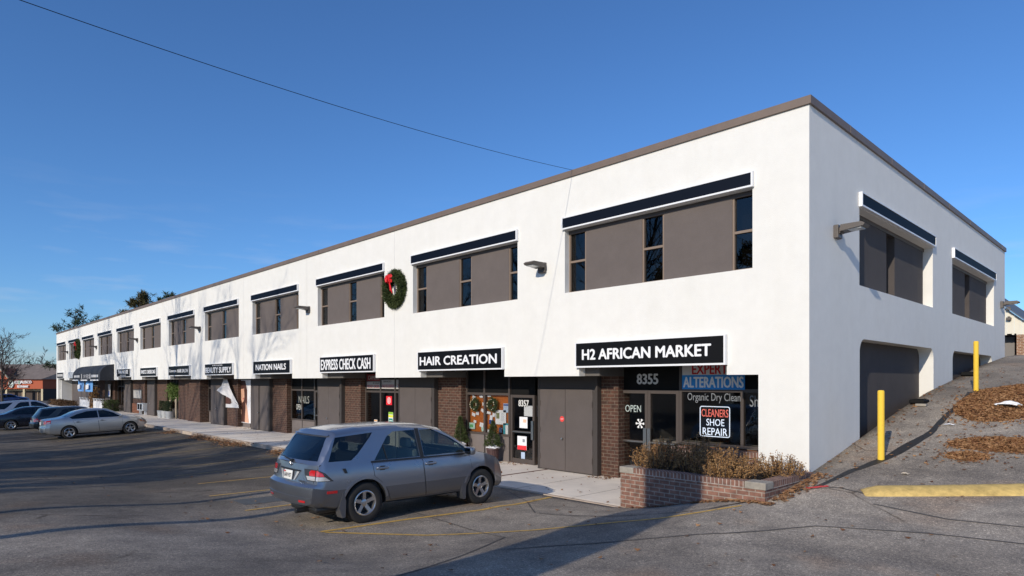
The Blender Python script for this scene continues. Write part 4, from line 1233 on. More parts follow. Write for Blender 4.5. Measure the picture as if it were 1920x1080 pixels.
potted_tree(-12.25, .98, 'small potted fir with a white skirt in front of the brick pier', 52, .86)

# ------------------------------------------------------------------ small things along the far shops
# beauty poster and torn banner
bp = MB(); bp.box(-33.35,-31.55,YG-.075,YG-.06,.0,2.5)
BP = tag(bp.build('beauty_poster', mat("white poster sheet", (.78,.76,.76), .6)), 'tall poster of a long haired woman beside the brick pier', 'poster')
def flat(mb, poly, y): mb.add([(x, y, z) for x, z in poly], [tuple(range(len(poly)))])
M_skin = mat("printed skin tone", (.72,.40,.26), .6); M_hair = mat("printed dark hair", (.085,.030,.018), .6)
q = MB(); flat(q, [(-33.3,2.45),(-32.4,2.45),(-32.1,1.9),(-32.1,1.2),(-32.35,.6),(-32.3,.03),(-33.3,.03),(-33.1,.9),(-33.34,1.5)], YG-.078); q.build('print_hair', M_hair, BP, fix=False)
q = MB(); flat(q, [(-33.1,1.95),(-32.55,2.0),(-32.5,1.5),(-32.62,1.25),(-32.85,1.15),(-33.05,1.4)], YG-.081); flat(q, [(-33.25,1.2),(-33.0,1.15),(-32.95,.5),(-33.2,.2),(-33.32,.6)], YG-.0805); flat(q, [(-32.32,1.2),(-32.1,.9),(-31.85,.03),(-32.45,.03)], YG-.082); q.build('print_skin', M_skin, BP, fix=False)
q = MB(); flat(q, [(-32.78,1.42),(-32.6,1.44),(-32.55,1.39),(-32.7,1.35)], YG-.083); q.build('print_lips', mat("printed lips", (.55,.10,.10), .5), BP, fix=False)
tb = MB()
tb.add([(-34.71,.86,2.54),(-34.08,.86,2.54),(-33.53,.82,2.02),(-34.2,.80,2.10),(-34.65,.72,2.14),(-35.18,.62,1.88),(-34.37,.70,1.62),(-34.03,.74,1.56),(-33.4,.84,1.36),(-32.73,1.0,1.06),(-33.2,.92,1.55),(-34.45,.80,1.85)],
       [(0,1,2,3),(0,3,4),(4,3,11),(4,11,5),(5,11,6),(6,11,7),(11,3,8),(11,8,7),(3,2,10,8),(8,10,9)])
tb.add([(-34.70,1.02,1.50),(-33.95,1.03,1.50),(-33.3,1.03,1.16),(-32.80,1.03,1.04),(-32.72,1.03,.86),(-34.78,1.0,.84),(-34.79,1.0,1.03)], [(0,1,2,3,4,5,6)])
tag(tb.build('torn_banner', mat("white vinyl sheet", (.62,.61,.61), .6), fix=False), 'torn white banner peeling off the taupe closet and brick pier', 'banner')
q = MB(); flat(q, [(-34.68,1.47),(-34.05,1.47),(-33.80,1.15),(-34.0,1.06),(-34.70,1.06)], .985); tag(q.build('print', M_hair, fix=False), 'dark printed picture on the remaining part of the torn banner', 'print')
# menu board, bench, air conditioner
m = MB(); m.box(-56.3,-53.6,YP-.05,YP-.004,.95,1.75); mb_ = tag(m.build('menu_case', M_dframe), 'framed menu case on the brick wall left of the white air conditioner', 'menu case')
m = MB(); m.box(-56.15,-53.75,YP-.056,YP-.0505,1.03,1.67); m.build('menu_sheet', mat("menu sheet", (.42,.40,.37), .6), mb_)
m = MB()
for k in range(6): m.box(-56.3,-53.2,YP-.12,YP-.09,-.2+.13*k,-.2+.13*k+.105)
m.box(-56.2,-56.1,YP-.09,YP-.01,-.25,.55); m.box(-53.4,-53.3,YP-.09,YP-.01,-.25,.55)
tag(m.build('slat_panel', mat("red brown timber", (.20,.075,.035), .7)), 'low red brown timber panel under the menu case', 'timber panel')
m = MB(); m.bbox(-53.3,-51.6,.62,1.1,.08,.66,.02); ac = m.build('air_conditioner', mat("white metal case", (.68,.68,.66), .5)); tag(ac, 'white air conditioner on a stand by the taupe closet', 'air conditioner')
m = MB(); 
for a in (-53.1,-52.4): m.box(a,a+.5,.606,.6195,.16,.60)
m.build('grille', M_black, ac)
m = MB()
for a in (-53.2,-51.75): m.box(a,a+.07,.75,.95,SW,.08)
m.build('stand', M_whiteframe, ac)
# tubs with grasses, hanging greenery
def tub(x, y, label, seed):
    r = random.Random(seed); root = empty('metal_tub', (x, y, SW), 0, label, 'plant tub', 'galvanised tubs of greenery')
    p = MB(); p.lathe([(.001,0),(.24,0),(.30,.52),(.28,.52),(.27,.46),(.001,.46)], 18); p.build('tub', mat("galvanised metal", (.55,.56,.55), .45, metal=.5), root, smooth=40)
    g_ = MB()
    for k in range(500):
        a = r.uniform(0,6.28); q = .22*r.random()**.5; h = r.random()
        leaf(g_, Vector((q*math.cos(a)*(1-.3*h), q*math.sin(a)*(1-.3*h), .48+.75*h)), r.uniform(.08,.15), r, .25, 1.5)
    g_.build('foliage', M_pine, root, fix=False)
for x, s, i in ((-46.9,'leftmost galvanised tub of greenery by the dark alcove',1),(-45.9,'middle galvanised tub of greenery by the dark alcove',2),(-44.9,'rightmost galvanised tub of greenery by the dark alcove',3)): tub(x, .72, s, 60+i)
r = random.Random(70); root = empty('hanging_garland', (-45.0, 1.0, 1.9), 0, 'bushy green garland hanging in the alcove above the tubs', 'garland')
g_ = MB()
for k in range(900): leaf(g_, Vector((r.gauss(0,.55), r.gauss(0,.10), r.uniform(-.55,.45)-.35*r.random())), r.uniform(.12,.24), r, .4, -.5)
g_.build('foliage', leafmat("bright leaf", [(.05,.09,.02),(.12,.17,.04),(.08,.13,.03)]), root, fix=False)
m = MB(); m.tube([(0,0,.4),(0,0,.65)], .02, 5); m.build('hook', M_dframe, root)
for k, (x, c) in enumerate(((-45.6,(.42,.34,.24)),(-44.3,(.42,.34,.24)))):
    m = MB(); m.lathe([(.06,SW),(.09,.4),(.075,.8),(.10,1.05),(.05,1.25),(.02,1.28)], 10, 'z', (x,.98,0))
    tag(m.build('wooden_post', mat("pale turned wood",(.40,.32,.22),.7), smooth=40), ('left' if k == 0 else 'right')+' pale carved wooden post under the green garland', 'post')
# white picket boxes, blue flags, accessible parking sign under the awning
def picket(x0, x1, y, label):
    root = empty('picket_box', ((x0+x1)/2, y, SW), 0, label, 'picket planter', 'white picket planters under the awning')
    w = x1-x0
    for k in range(4):
        m = MB(); xx = -w/2+w*k/3; m.box(xx-.07, xx+.07, -.07, .07, 0, 1.0); m.box(xx-.10, xx+.10, -.10, .10, 1.0, 1.06); m.build('post', M_whiteframe, root)
    m = MB()
    n = int(w/.17)
    for k in range(n): xx = -w/2+.15+(w-.3)*k/(n-1); m.box(xx-.06, xx+.06, -.03, .03, .06, .82)
    m.box(-w/2, w/2, -.02, .02, .2, .3); m.box(-w/2, w/2, -.02, .02, .6, .7)
    m.build('pickets', M_whiteframe, root)
picket(-72.9,-68.3,.1,'white picket planter at the left of the awning'); picket(-66.5,-62.9,.1,'white picket planter in the middle, under the awning')
for x0, x1, c, lb in ((-70.2,-67.6,(.16,.36,.72),'left blue and white flag hanging under the dark awning'),(-66.6,-63.6,(.12,.32,.66),'right blue and white flag hanging under the dark awning')):
    f_ = MB(); n = 8; vs = []
    for i in range(n+1):
        for j in (0,1): vs.append((x0+(x1-x0)*i/n+(-.2 if j else 0), -.55+.10*math.sin(i*1.6), 2.5-(1.05 if j else 0)))
    f_.add(vs, [(2*i,2*i+1,2*i+3,2*i+2) for i in range(n)]); o = f_.build('flag', mat("blue flag cloth", c, .7), fix=False); tag(o, lb, 'flag')
    p = MB(); xm = (x0+x1)/2; p.add([(xm-.7,-.72,2.05),(xm+.6,-.72,2.2),(xm+.6,-.72,1.75),(xm-.7,-.72,1.65)],[(0,1,2,3)]); p.build('print', M_paper, o, fix=False)
m = MB(); m.box(-64.6,-63.75,.86,.875,1.0,2.15); o = tag(m.build('parking_sign', M_whiteframe), 'white parking sign with a blue mark on the taupe post', 'sign')
m = MB(); m.box(-64.4,-63.95,.852,.859,1.12,1.5); m.build('blue_symbol', mat("sign blue", (.03,.10,.55), .5), o)
r = random.Random(77)
def dead_bed(nm, x, y, w, d, h, n, m_, label, cat):
    root = empty(nm, (x, y, gz(x,y) if y < -2.2 else SW), 0, label, cat); g_ = MB()
    for k in range(n): leaf(g_, Vector((r.uniform(-w/2,w/2), r.uniform(-d/2,d/2), r.random()**1.5*h)), r.uniform(.10,.24), r, .45, .4)
    g_.build('foliage', m_, root, fix=False); s = MB()
    for k in range(40): a = r.uniform(-w/2,w/2); b = r.uniform(-d/2,d/2); s.tube([(a,b,-.1),(a+r.gauss(0,.1),b,h*.7)], .012, 3, cap=False)
    s.build('stems', M_twig, root)
dead_bed('dry_hedge', -80.5, -.3, 11.5, 1.2, .62, 2600, leafmat("dry hedge leaf", [(.07,.035,.016),(.14,.075,.034),(.10,.06,.03)]), 'low dry brown hedge at the far left end of the long wall', 'hedge')
dead_bed('dried_plant', -67.4, .3, 1.6, .8, 2.1, 900, M_brownleaf, 'tall dried plant between the two white picket planters', 'plant')
dead_bed('evergreen_shrub', -61.2, .4, 2.6, 1.0, 1.0, 1100, M_fir, 'dark green shrub beside the brick wall under the parking sign', 'shrub')

# ------------------------------------------------------------------ trees
def bare_tree(h, seed, rad, kids=(7,6,5), spread=.62, low=.28, tipr=.012, up=.35):
    """tapered trunk with three orders of branches; returns trunk and crown collections"""
    r = random.Random(seed); tk = MB(); cr = MB()
    def limb(p, d, L, r0, lvl):
        n = 5 if lvl < 2 else 3
        pts = [p]; q = p; dd = d.normalized()
        for i in range(n):
            dd = (dd + Vector((r.gauss(0,.16), r.gauss(0,.16), r.gauss(0,.10)+.05*up))).normalized()
            q = q + dd*L/n; pts.append(q)
        rr = [r0*(1-.82*i/n) for i in range(n+1)]
        (tk if lvl == 0 else cr).tube(pts, rr, (9,5,4,3)[min(lvl,3)], cap=False)
        if lvl >= len(kids): return
        for k in range(kids[lvl]):
            t = (low + (1-low)*(k+r.random())/kids[lvl]) if lvl == 0 else r.uniform(.22,1.0)
            i = min(n-1, int(t*n)); f = t*n-i
            bp_ = pts[i]*(1-f)+pts[i+1]*f; ax = (pts[i+1]-pts[i]).normalized()
            a = r.uniform(0,6.283); o = ax.orthogonal().normalized(); o.rotate(Matrix.Rotation(a,3,ax))
            nd = ax*(.75+.25*t) + o*spread*r.uniform(.7,1.3) + Vector((0,0,up*.5))
            limb(bp_, nd, L*(.50 if lvl else .46)*r.uniform(.65,1.15)*(1.15-.4*t), max(tipr, rr[i]*.55), lvl+1)
    limb(Vector((0,0,-.3)), Vector((r.gauss(0,.03), r.gauss(0,.03), 1)), h*.80, rad, 0)
    return tk, cr
def plant_tree(nm, x, y, h, seed, rad, label, group=None, z=None, **k):
    root = empty(nm, (x, y, ground(max(-140,min(60,x)), y) if z is None else z), 0, label, 'tree', group)
    tk, cr = bare_tree(h, seed, rad, **k)
    tk.build('trunk', M_bark, root, fix=False, smooth=60); cr.build('crown', M_twig, root, fix=False)
    return root
def dup(root, loc, rz, sc, label=None):
    c = root.copy(); COL.objects.link(c); c.location = loc; c.rotation_euler = (0,0,rz); c.scale = (sc,)*3
    if label: c['label'] = label
    for ch in root.children:
        d = ch.copy(); COL.objects.link(d); d.parent = c
    return c
# row of bare street trees across the lot (their shadows fall on the asphalt and the wall)
LB = 'bare street tree on the far side of the car park, throwing shadows on the wall'
G = 'bare street trees across the car park'
G = 'bare street trees across the car park'
t1 = plant_tree('street_tree', -29.5, -29, 22, 101, .23, LB, G, kids=(13,8,7), tipr=.014, low=.16)
t2 = plant_tree('street_tree', -37.5, -30, 24, 102, .27, LB, G, kids=(13,8,7), tipr=.014, low=.16)
for s, x, y, rz, sc in ((t1,-45,-29,2.1,1.02),(t2,-52,-30,1.0,.95),(t1,-59,-29,4.0,1.1),(t2,-67,-30,3.2,1.0),(t1,-76,-30,.4,1.1),(t2,-85,-30,1.4,1.0),(t2,-33,-36,5.2,1.05)):
    dup(s, (x, y, ground(x, y)), rz, sc)
# bare tree at the left edge and thin ones on the skyline
def at(px, depth):
    X = (px-960)/1192.7*depth
    return 5.088+X*.6918-depth*.7221, -13.13+X*.7221+depth*.6918
x, y = at(6, 84); plant_tree('bare_tree', x, y, 10.6, 111, .20, 'bare dark tree at the left edge in front of the red restaurant', kids=(16,10,7), spread=.95, low=.20, z=-1.2, tipr=.022)
x, y = at(-22, 80); plant_tree('bare_tree', x, y, 9.0, 114, .15, 'second bare tree just outside the left edge', kids=(12,8,6), spread=.95, low=.25, z=-1.2, tipr=.022)
for px, dp, h, sd, lb in ((88,150,11.5,112,'thin bare tree behind the restaurant roof, near the white wall'),(58,170,9.5,113,'faint bare tree behind the middle of the restaurant roof'),(30,160,9.0,115,'faint bare tree behind the left of the restaurant roof')):
    x, y = at(px, dp); plant_tree('bare_tree', x, y, h, sd, .16, lb, kids=(12,8,6), spread=.8, z=-1.2, tipr=.03)
def pine(px, depth, h, seed, label, m, nb=26, spread=4.6, low=.30, lean=0, dens=1.0, tuft=.55, pos=None):
    r = random.Random(seed); x, y = pos or at(px, depth); z = -1.0 if pos is None else ground(x, y)
    root = empty('pine_tree', (x, y, z), 0, label, 'tree'); tk = MB(); lf = MB()
    ax = [Vector((lean*t*t, 0, h*t)) for t in (0,.25,.5,.75,1)]
    tk.tube(ax, [.28,.22,.16,.10,.03], 8)
    for k in range(nb):
        t = low+(1-low)*(k+r.random())/nb
        p = Vector((lean*t*t,0,h*t)); a = r.uniform(0,6.283)
        L = spread*(1-t)**.55*r.uniform(.55,1.2)+.5
        d = Vector((math.cos(a), math.sin(a), r.uniform(-.05,.45)))
        pts = [p]
        for i in range(4):
            d = (d+Vector((r.gauss(0,.14), r.gauss(0,.14), .10))).normalized(); pts.append(pts[-1]+d*L/4)
        tk.tube(pts, [.075,.06,.045,.03,.012], 4, cap=False)
        for j in range(int((7+L*3.2)*dens)):
            u = r.uniform(.30,1.02)*4; i = min(3,int(u)); q = pts[i]+(pts[i+1]-pts[i])*(u-i)
            c = q+Vector((r.gauss(0,.30), r.gauss(0,.30), r.gauss(.08,.17)))
            tk.tube([q, c], [.014,.006], 3, cap=False)
            needles(lf, c, 15, tuft, .075, r, Vector((0,0,.35)))
    tk.build('trunk', M_bark, root, fix=False); lf.build('crown', m, root, fix=False)
pine(142, 98, 14.2, 121, 'open dark pine behind the left end of the white block', M_pine, nb=26, spread=6.6, low=.26, dens=.36, tuft=.6)
pine(176, 104, 13.2, 122, 'sparse pine behind the roof, right of the leftmost pine', M_pine, nb=20, spread=5.5, low=.4, dens=.35, tuft=.6)
pine(262, 88, 15.2, 123, 'bronzed bushy pine rising behind the middle of the roof', M_pine2, nb=30, spread=4.2, low=.45, dens=1.35, tuft=.55)
pine(226, 92, 13.0, 124, 'small dark pine just left of the bronzed pine', M_pine, nb=20, spread=3.2, low=.5, dens=.8)
pine(320, 84, 14.6, 125, 'pine tips barely showing above the roof right of the bronzed pine', M_pine, nb=16, spread=3.6, low=.6, dens=.7)

for i, (x, y, h) in enumerate(((-11.5,-31,10.5),(-15.5,-30,11.5),(-19.0,-32,10.5),(-23.0,-30,11.0))):
    pine(0, 0, h, 130+i, ['dense evergreen across the car park, nearest the two posts','tallest dense evergreen across the car park','dense evergreen across the car park, second from the left','dense evergreen across the car park, left of the others'][i], M_pine, nb=34, spread=3.0, low=.18, dens=1.1, tuft=.5, pos=(x, y))
# ------------------------------------------------------------------ red restaurant on the left
kx, ky = at(80, 110); K = Vector((kx, ky, 0)); tdir = Vector((-.66,-.75,0)).normalized(); nrm = Vector((.75,-.66,0)).normalized()
GZ = -1.3
RS = empty('restaurant', (kx, ky, GZ), 0, 'red walled restaurant with a brown hipped roof at the far left', 'building')
Mr = Matrix.Translation((0,0,-GZ)) @ Matrix.Translation((-kx,-ky,0))
def loc_u(u, d, z): return K + tdir*u + nrm*d + Vector((0,0,z))         # u to the left along the front, d towards the viewer
def rb(mb, u0, u1, d0, d1, z0, z1, mi=0):
    vs = [loc_u(u,d,z) for z in (z0,z1) for u,d in ((u0,d0),(u1,d0),(u1,d1),(u0,d1))]
    mb.add([tuple(Mr @ v) for v in vs], [(0,3,2,1),(4,5,6,7),(0,1,5,4),(1,2,6,5),(2,3,7,6),(3,0,4,7)], mi)
def redwall():
    m = mat("red clapboard", (.46,.105,.045), .8, noise=.06)
    return m
M_redwall = redwall()
wing = Vector((-.275,.956,0)); wing.normalize()
w_ = MB(); rb(w_, 0, 16, -12, 0, 1.15, 2.82)
def wq(s, z): return tuple(Mr @ (K + wing*s + Vector((0,0,z))))
w_.add([wq(.02,1.15), wq(9,1.15), wq(9,2.80), wq(.02,2.80)], [(0,1,2,3)])
w_.build('upper_wall', M_redwall, RS, fix=False)
w_ = MB(); rb(w_, -.1, 16, -12, -1.3, GZ-.3, 1.15); w_.add([wq(.1,GZ-.3), wq(9,GZ-.3), wq(9,1.15), wq(.1,1.15)], [(0,1,2,3)]); w_.build('shopfront', mat("dark shopfront", (.055,.035,.028), .7), RS, fix=False)
w_ = MB()
for u in (0,3.05,6.0,9.2,12.4): rb(w_, u, u+.30, -.35, -.03, GZ-.2, 1.15)
rb(w_, 0, 16, -1.25, -1.15, .75, 1.15)
w_.build('columns', mat("cream post", (.62,.52,.33), .7), RS, fix=False)
w_ = MB(); rb(w_, 4.2, 4.35, -1.29, -1.2, GZ, .75); rb(w_, 1.6, 1.7, -1.29, -1.2, GZ, .75); rb(w_, 7.5,7.6,-1.29,-1.2,GZ,.75)
w_.build('mullions', mat("cream mullion", (.40,.30,.2), .7), RS, fix=False)
rfm = MB()
e0 = [loc_u(-.0,.45,2.80), loc_u(16,.45,2.80), loc_u(16,-6,5.55), loc_u(-3.0,-6,5.55)]
e1 = [loc_u(-.0,.45,2.80), loc_u(-3.0,-6,5.55), K+wing*9.5+Vector((.5,0,2.80)), ]
rfm.add([tuple(Mr@v) for v in e0], [(0,1,2,3)]); rfm.add([tuple(Mr@v) for v in e1], [(0,1,2)])
rfm.add([tuple(Mr@v) for v in (loc_u(16,.45,2.8),loc_u(16,-12.5,2.8),loc_u(16,-6,5.55))], [(0,1,2)])
rfm.add([tuple(Mr@v) for v in (loc_u(16,-12.5,2.8),loc_u(0,-12.5,2.8),loc_u(-3,-6,5.55),loc_u(16,-6,5.55))], [(0,1,2,3)])
rfm.build('roof', mat("brown shingle", (.205,.165,.140), .9, noise=.2, nscale=1.5), RS, fix=False)
gb = MB(); gb.add([tuple(Mr@loc_u(u,.5,z)) for u,z in ((5.4,2.82),(8.7,2.82),(7.05,4.75))] + [tuple(Mr@loc_u(u,-5,z)) for u,z in ((5.4,2.82),(8.7,2.82),(7.05,4.75))], [(0,1,2),(3,4,5),(0,2,5,3),(1,2,5,4)])
gable = gb.build('gable', M_redwall, RS, fix=False)
gt = MB()
for (u0,z0),(u1,z1) in (((5.1,2.72),(7.05,4.95)),((7.05,4.95),(9.0,2.72))): gt.tube([tuple(Mr@loc_u(u0,.6,z0)), tuple(Mr@loc_u(u1,.6,z1))], .13, 4)
gt.build('gable_trim', mat("cream trim", (.62,.58,.45), .6), gable, fix=False)
RM = Matrix(((-tdir.x,0,nrm.x,0),(-tdir.y,0,nrm.y,0),(0,1,0,0),(0,0,0,1)))
def r_text(t, u, z, w, h, m, label, bold=.03, nm='fascia_lettering', par=None):
    p = loc_u(u,.12,z); o = text_mesh(t, w, h, m, nm, None, RM, bold, .10); 
    o.location = p; tag(o, label, 'sign'); return o
r_text("JALISCO", 2.75, 2.25, 2.0, .62, M_white, 'white JALISCO letters on the red restaurant wall')
r_text("AYI", 4.28, 2.27, .72, .58, M_white, 'white AYI letters left of a green stroke on the red wall')
r_text("RESTAURANT", 3.2, 1.55, 1.85, .38, M_white, 'smaller white RESTAURANT letters on the red wall')
o = r_text("/", 3.84, 2.2, .16, .7, mat("green stroke", (.03,.30,.10), .6), 'green slanted stroke between the white fascia letters')
m = MB(); N = 20; m.add([(.42*math.cos(6.283*k/N), .68*math.sin(6.283*k/N), .0) for k in range(N)]+[(.42*math.cos(6.283*k/N), .68*math.sin(6.283*k/N), .15) for k in range(N)], [tuple(range(N)), tuple(range(N,2*N))]+[(k,(k+1)%N,N+(k+1)%N,N+k) for k in range(N)])
o = m.build('oval_sign', mat("pale green oval", (.62,.70,.64), .6)); o.matrix_world = Matrix.Translation(loc_u(5.2,.06,2.0)) @ RM; tag(o, 'pale oval sign at the left of the restaurant letters', 'sign')
m = MB(); m.lathe([(.001,-.05),(.62,-.05),(.62,.05),(.001,.05)], 22, 'x', (0,0,0)); o = m.build('oval_sign', mat("pale blue oval", (.45,.50,.58), .6)); p = K+wing*4.4+Vector((.12,0,2.05)); o.location = p; o.rotation_euler = (0,0,math.atan2(.275,.956)); tag(o, 'pale round sign on the shaded red wall beside the white block', 'sign')

# ------------------------------------------------------------------ cream metal building behind the ramp
MBd = empty('rear_building', (0, 28, 3.6), 0, 'cream ribbed metal building with a brick base at the top of the ramp', 'building')
MI2 = Matrix.Translation((0,-28,-3.6))
def c2(mb, n, m, **k):
    o = mb.build(n, m, MBd, **k); o.matrix_parent_inverse = MI2; return o
up = MB()
def roofz(x): return ipl(x, [(-9,8.95),(-4,8.95),(-.25,5.50),(2.2,4.90),(14,4.90)])
x = -6.0
while x < 2.2:
    for a, b, d in ((x,x+.16,0),(x+.16,x+.20,.03),(x+.20,x+.26,.03),(x+.26,x+.30,0)):
        up.add([(a,28-d*(0 if a==x else 1),4.80),(b,28-(.03 if d else 0),4.80),(b,28-(.03 if d else 0),roofz(b)),(a,28-d*(0 if a==x else 1),roofz(a))], [(0,1,2,3)])
    x += .30
c2(up, 'ribbed_wall', mat("cream ribbed metal", (.74,.70,.58), .6), fix=False)
rf2 = MB()
for a, b in ((-9,-4),(-4,-.25),(-.25,2.3)):
    rf2.add([(a,27.7,roofz(a)+.04),(b,27.7,roofz(b)+.04),(b,40,roofz(b)+.04),(a,40,roofz(a)+.04),(a,27.7,roofz(a)+.11),(b,27.7,roofz(b)+.11),(b,40,roofz(b)+.11),(a,40,roofz(a)+.11)], [(0,1,2,3),(4,5,6,7),(0,1,5,4),(2,3,7,6)])
rf2.box(2.2, 14, 27.8, 40, 4.85, 5.05)
c2(rf2, 'roof', mat("blue grey metal roof", (.12,.14,.165), .7), fix=False)
br = MB(); br.box(-.55, 14, 27.98, 40, 3.2, 4.80); c2(br, 'brick_base', brickmat("tan red brick", .24, .082, .012, (.34,.165,.085), (.26,.12,.06), (.52,.42,.32)))
br = MB(); br.box(-6, -.56, 28.9, 29.2, 3.2, 4.85); c2(br, 'recess_wall', M_brick)
dm = MB(); dm.box(-1.35, -.75, 28.84, 28.9, 3.5, 4.75); c2(dm, 'door', mat("grey door", (.20,.185,.175), .6))
sm_ = MB(); sm_.box(-6, -.56, 28.0, 28.9, 4.80, 4.86); c2(sm_, 'soffit', M_soffit)
for z, lb in ((6.05,'small dark security light on the cream metal wall'),(5.55,'tiny junction box below the security light on the cream wall')):
    m = MB(); m.bbox(-.95,-.75,27.75,27.99,z,z+.14,.02); m.bbox(-.90,-.80,27.85,27.99,z+.14,z+.2,.01); tag(m.build('security_light', M_lamp), lb, 'light')

# ------------------------------------------------------------------ overhead wire and posts across the lot
def wire(A, B, sag, rad, label, nm='overhead_wire'):
    A = Vector(A); B = Vector(B); m = MB(); pts = []
    for k in range(49):
        t = k/48; p = A*(1-t)+B*t; p.z -= sag*4*t*(1-t); pts.append(p)
    m.tube(pts, rad, 5); return tag(m.build(nm, M_black), label, 'wire')
wire((-6.22,-.04,8.13), (-4.50,-19.9,7.46), .444, .0055, 'thin black wire running from the roof edge up across the sky')
def utility_pole(x, y, h, r0, label, arm=True):
    z = gz(x, y); root = empty('utility_pole', (x, y, z), 0, label, 'pole')
    m = MB(); m.tube([(0,0,-.5),(0,0,h)], [r0,r0*.75], 12); m.build('pole', M_bark, root)
    if arm:
        m = MB(); m.box(-1.1,1.1,-.06,.06,h-.9,h-.75)
        m.build('crossarm', M_bark, root)
        for k in (-1,-.4,.4,1):
            m = MB(); m.lathe([(.03,h-.75),(.05,h-.7),(.03,h-.6),(.001,h-.58)], 8, 'z', (k,0,0)); m.build('insulator', M_lens, root)
    return root
utility_pole(-4.45, -20, 7.0, .17, 'thick wooden pole at the street end of the overhead wire', arm=False)
utility_pole(-7.15, -20, 7.3, .16, 'second thick bare post by the street, left of the wire pole', arm=False)
# the brick sign pylon whose shadow crosses the planter
gx0 = .60
PY = empty('sign_pylon', (gx0+.62, -16.2, gz(.8,-16.2)), 0, 'tall blank brick sign pylon by the street', 'pylon')
hh = 8.15-gz(.8,-16.2)
m = MB(); m.box(-.60,.60,-.30,.30,-.5,hh); m.build('shaft', M_pbrick, PY)
m = MB(); m.box(-.64,.64,-.34,.34,hh,hh+.08); m.build('cap', M_concblock, PY)
m = MB(); m.box(-.5,.5,.305,.33,hh-3.2,hh-.5); m.build('panel', M_signblack, PY)

# ------------------------------------------------------------------ cars
M_under = mat("underbody black", (.010,.010,.010), .9)
M_carglass = glassmat("tinted car glass", (.82,.88,.85), 1.5, 1.3)
M_carprivacy = glassmat("privacy glass", (.34,.38,.40), 1.5, 1.4)
M_rim = mat("alloy rim", (.52,.52,.53), .28, metal=.9)
M_rimdark = mat("dark wheel backing", (.02,.02,.02), .8)  # dark backing behind the wheel spokes
M_lampred = mat("red tail lamp", (.50,.012,.015), .12, coat=1.0)
M_lampclear = mat("clear lamp lens", (.42,.42,.42), .08, spec=.8, coat=1.0)
M_lampdark = mat("dark lamp trim", (.035,.035,.04), .2)
M_amber = mat("amber lamp", (.60,.17,.02), .2)
M_seat = mat("grey seat cloth", (.10,.10,.105), .9)
M_seatlt = mat("light seat cloth", (.24,.235,.22), .9)
M_trim = mat("black trim", (.015,.015,.015), .45)
M_headl = mat("headlamp lens", (.50,.52,.52), .08, coat=1.0)
def paint(name, c, rough=.34, metal=.75):
    m = mat(name, c, rough, metal=metal, coat=.8)
    t = m.node_tree; b = t.nodes['Principled BSDF']           # fine metal flake and a dusting of dirt
    cc = t.nodes.new('ShaderNodeTexCoord'); n = t.nodes.new('ShaderNodeTexNoise'); n.inputs['Scale'].default_value = 2.3; n.inputs['Detail'].default_value = 7
    t.links.new(cc.outputs['Object'], n.inputs['Vector'])
    r = t.nodes.new('ShaderNodeMapRange'); r.inputs['To Min'].default_value = rough-.06; r.inputs['To Max'].default_value = rough+.12
    t.links.new(n.outputs['Fac'], r.inputs['Value']); t.links.new(r.outputs['Result'], b.inputs['Roughness'])
    return m
def evalmesh(o):
    dg = bpy.context.evaluated_depsgraph_get(); dg.update()
    return bpy.data.meshes.new_from_object(o.evaluated_get(dg))
def wipe(o): bpy.data.objects.remove(o, do_unlink=True)

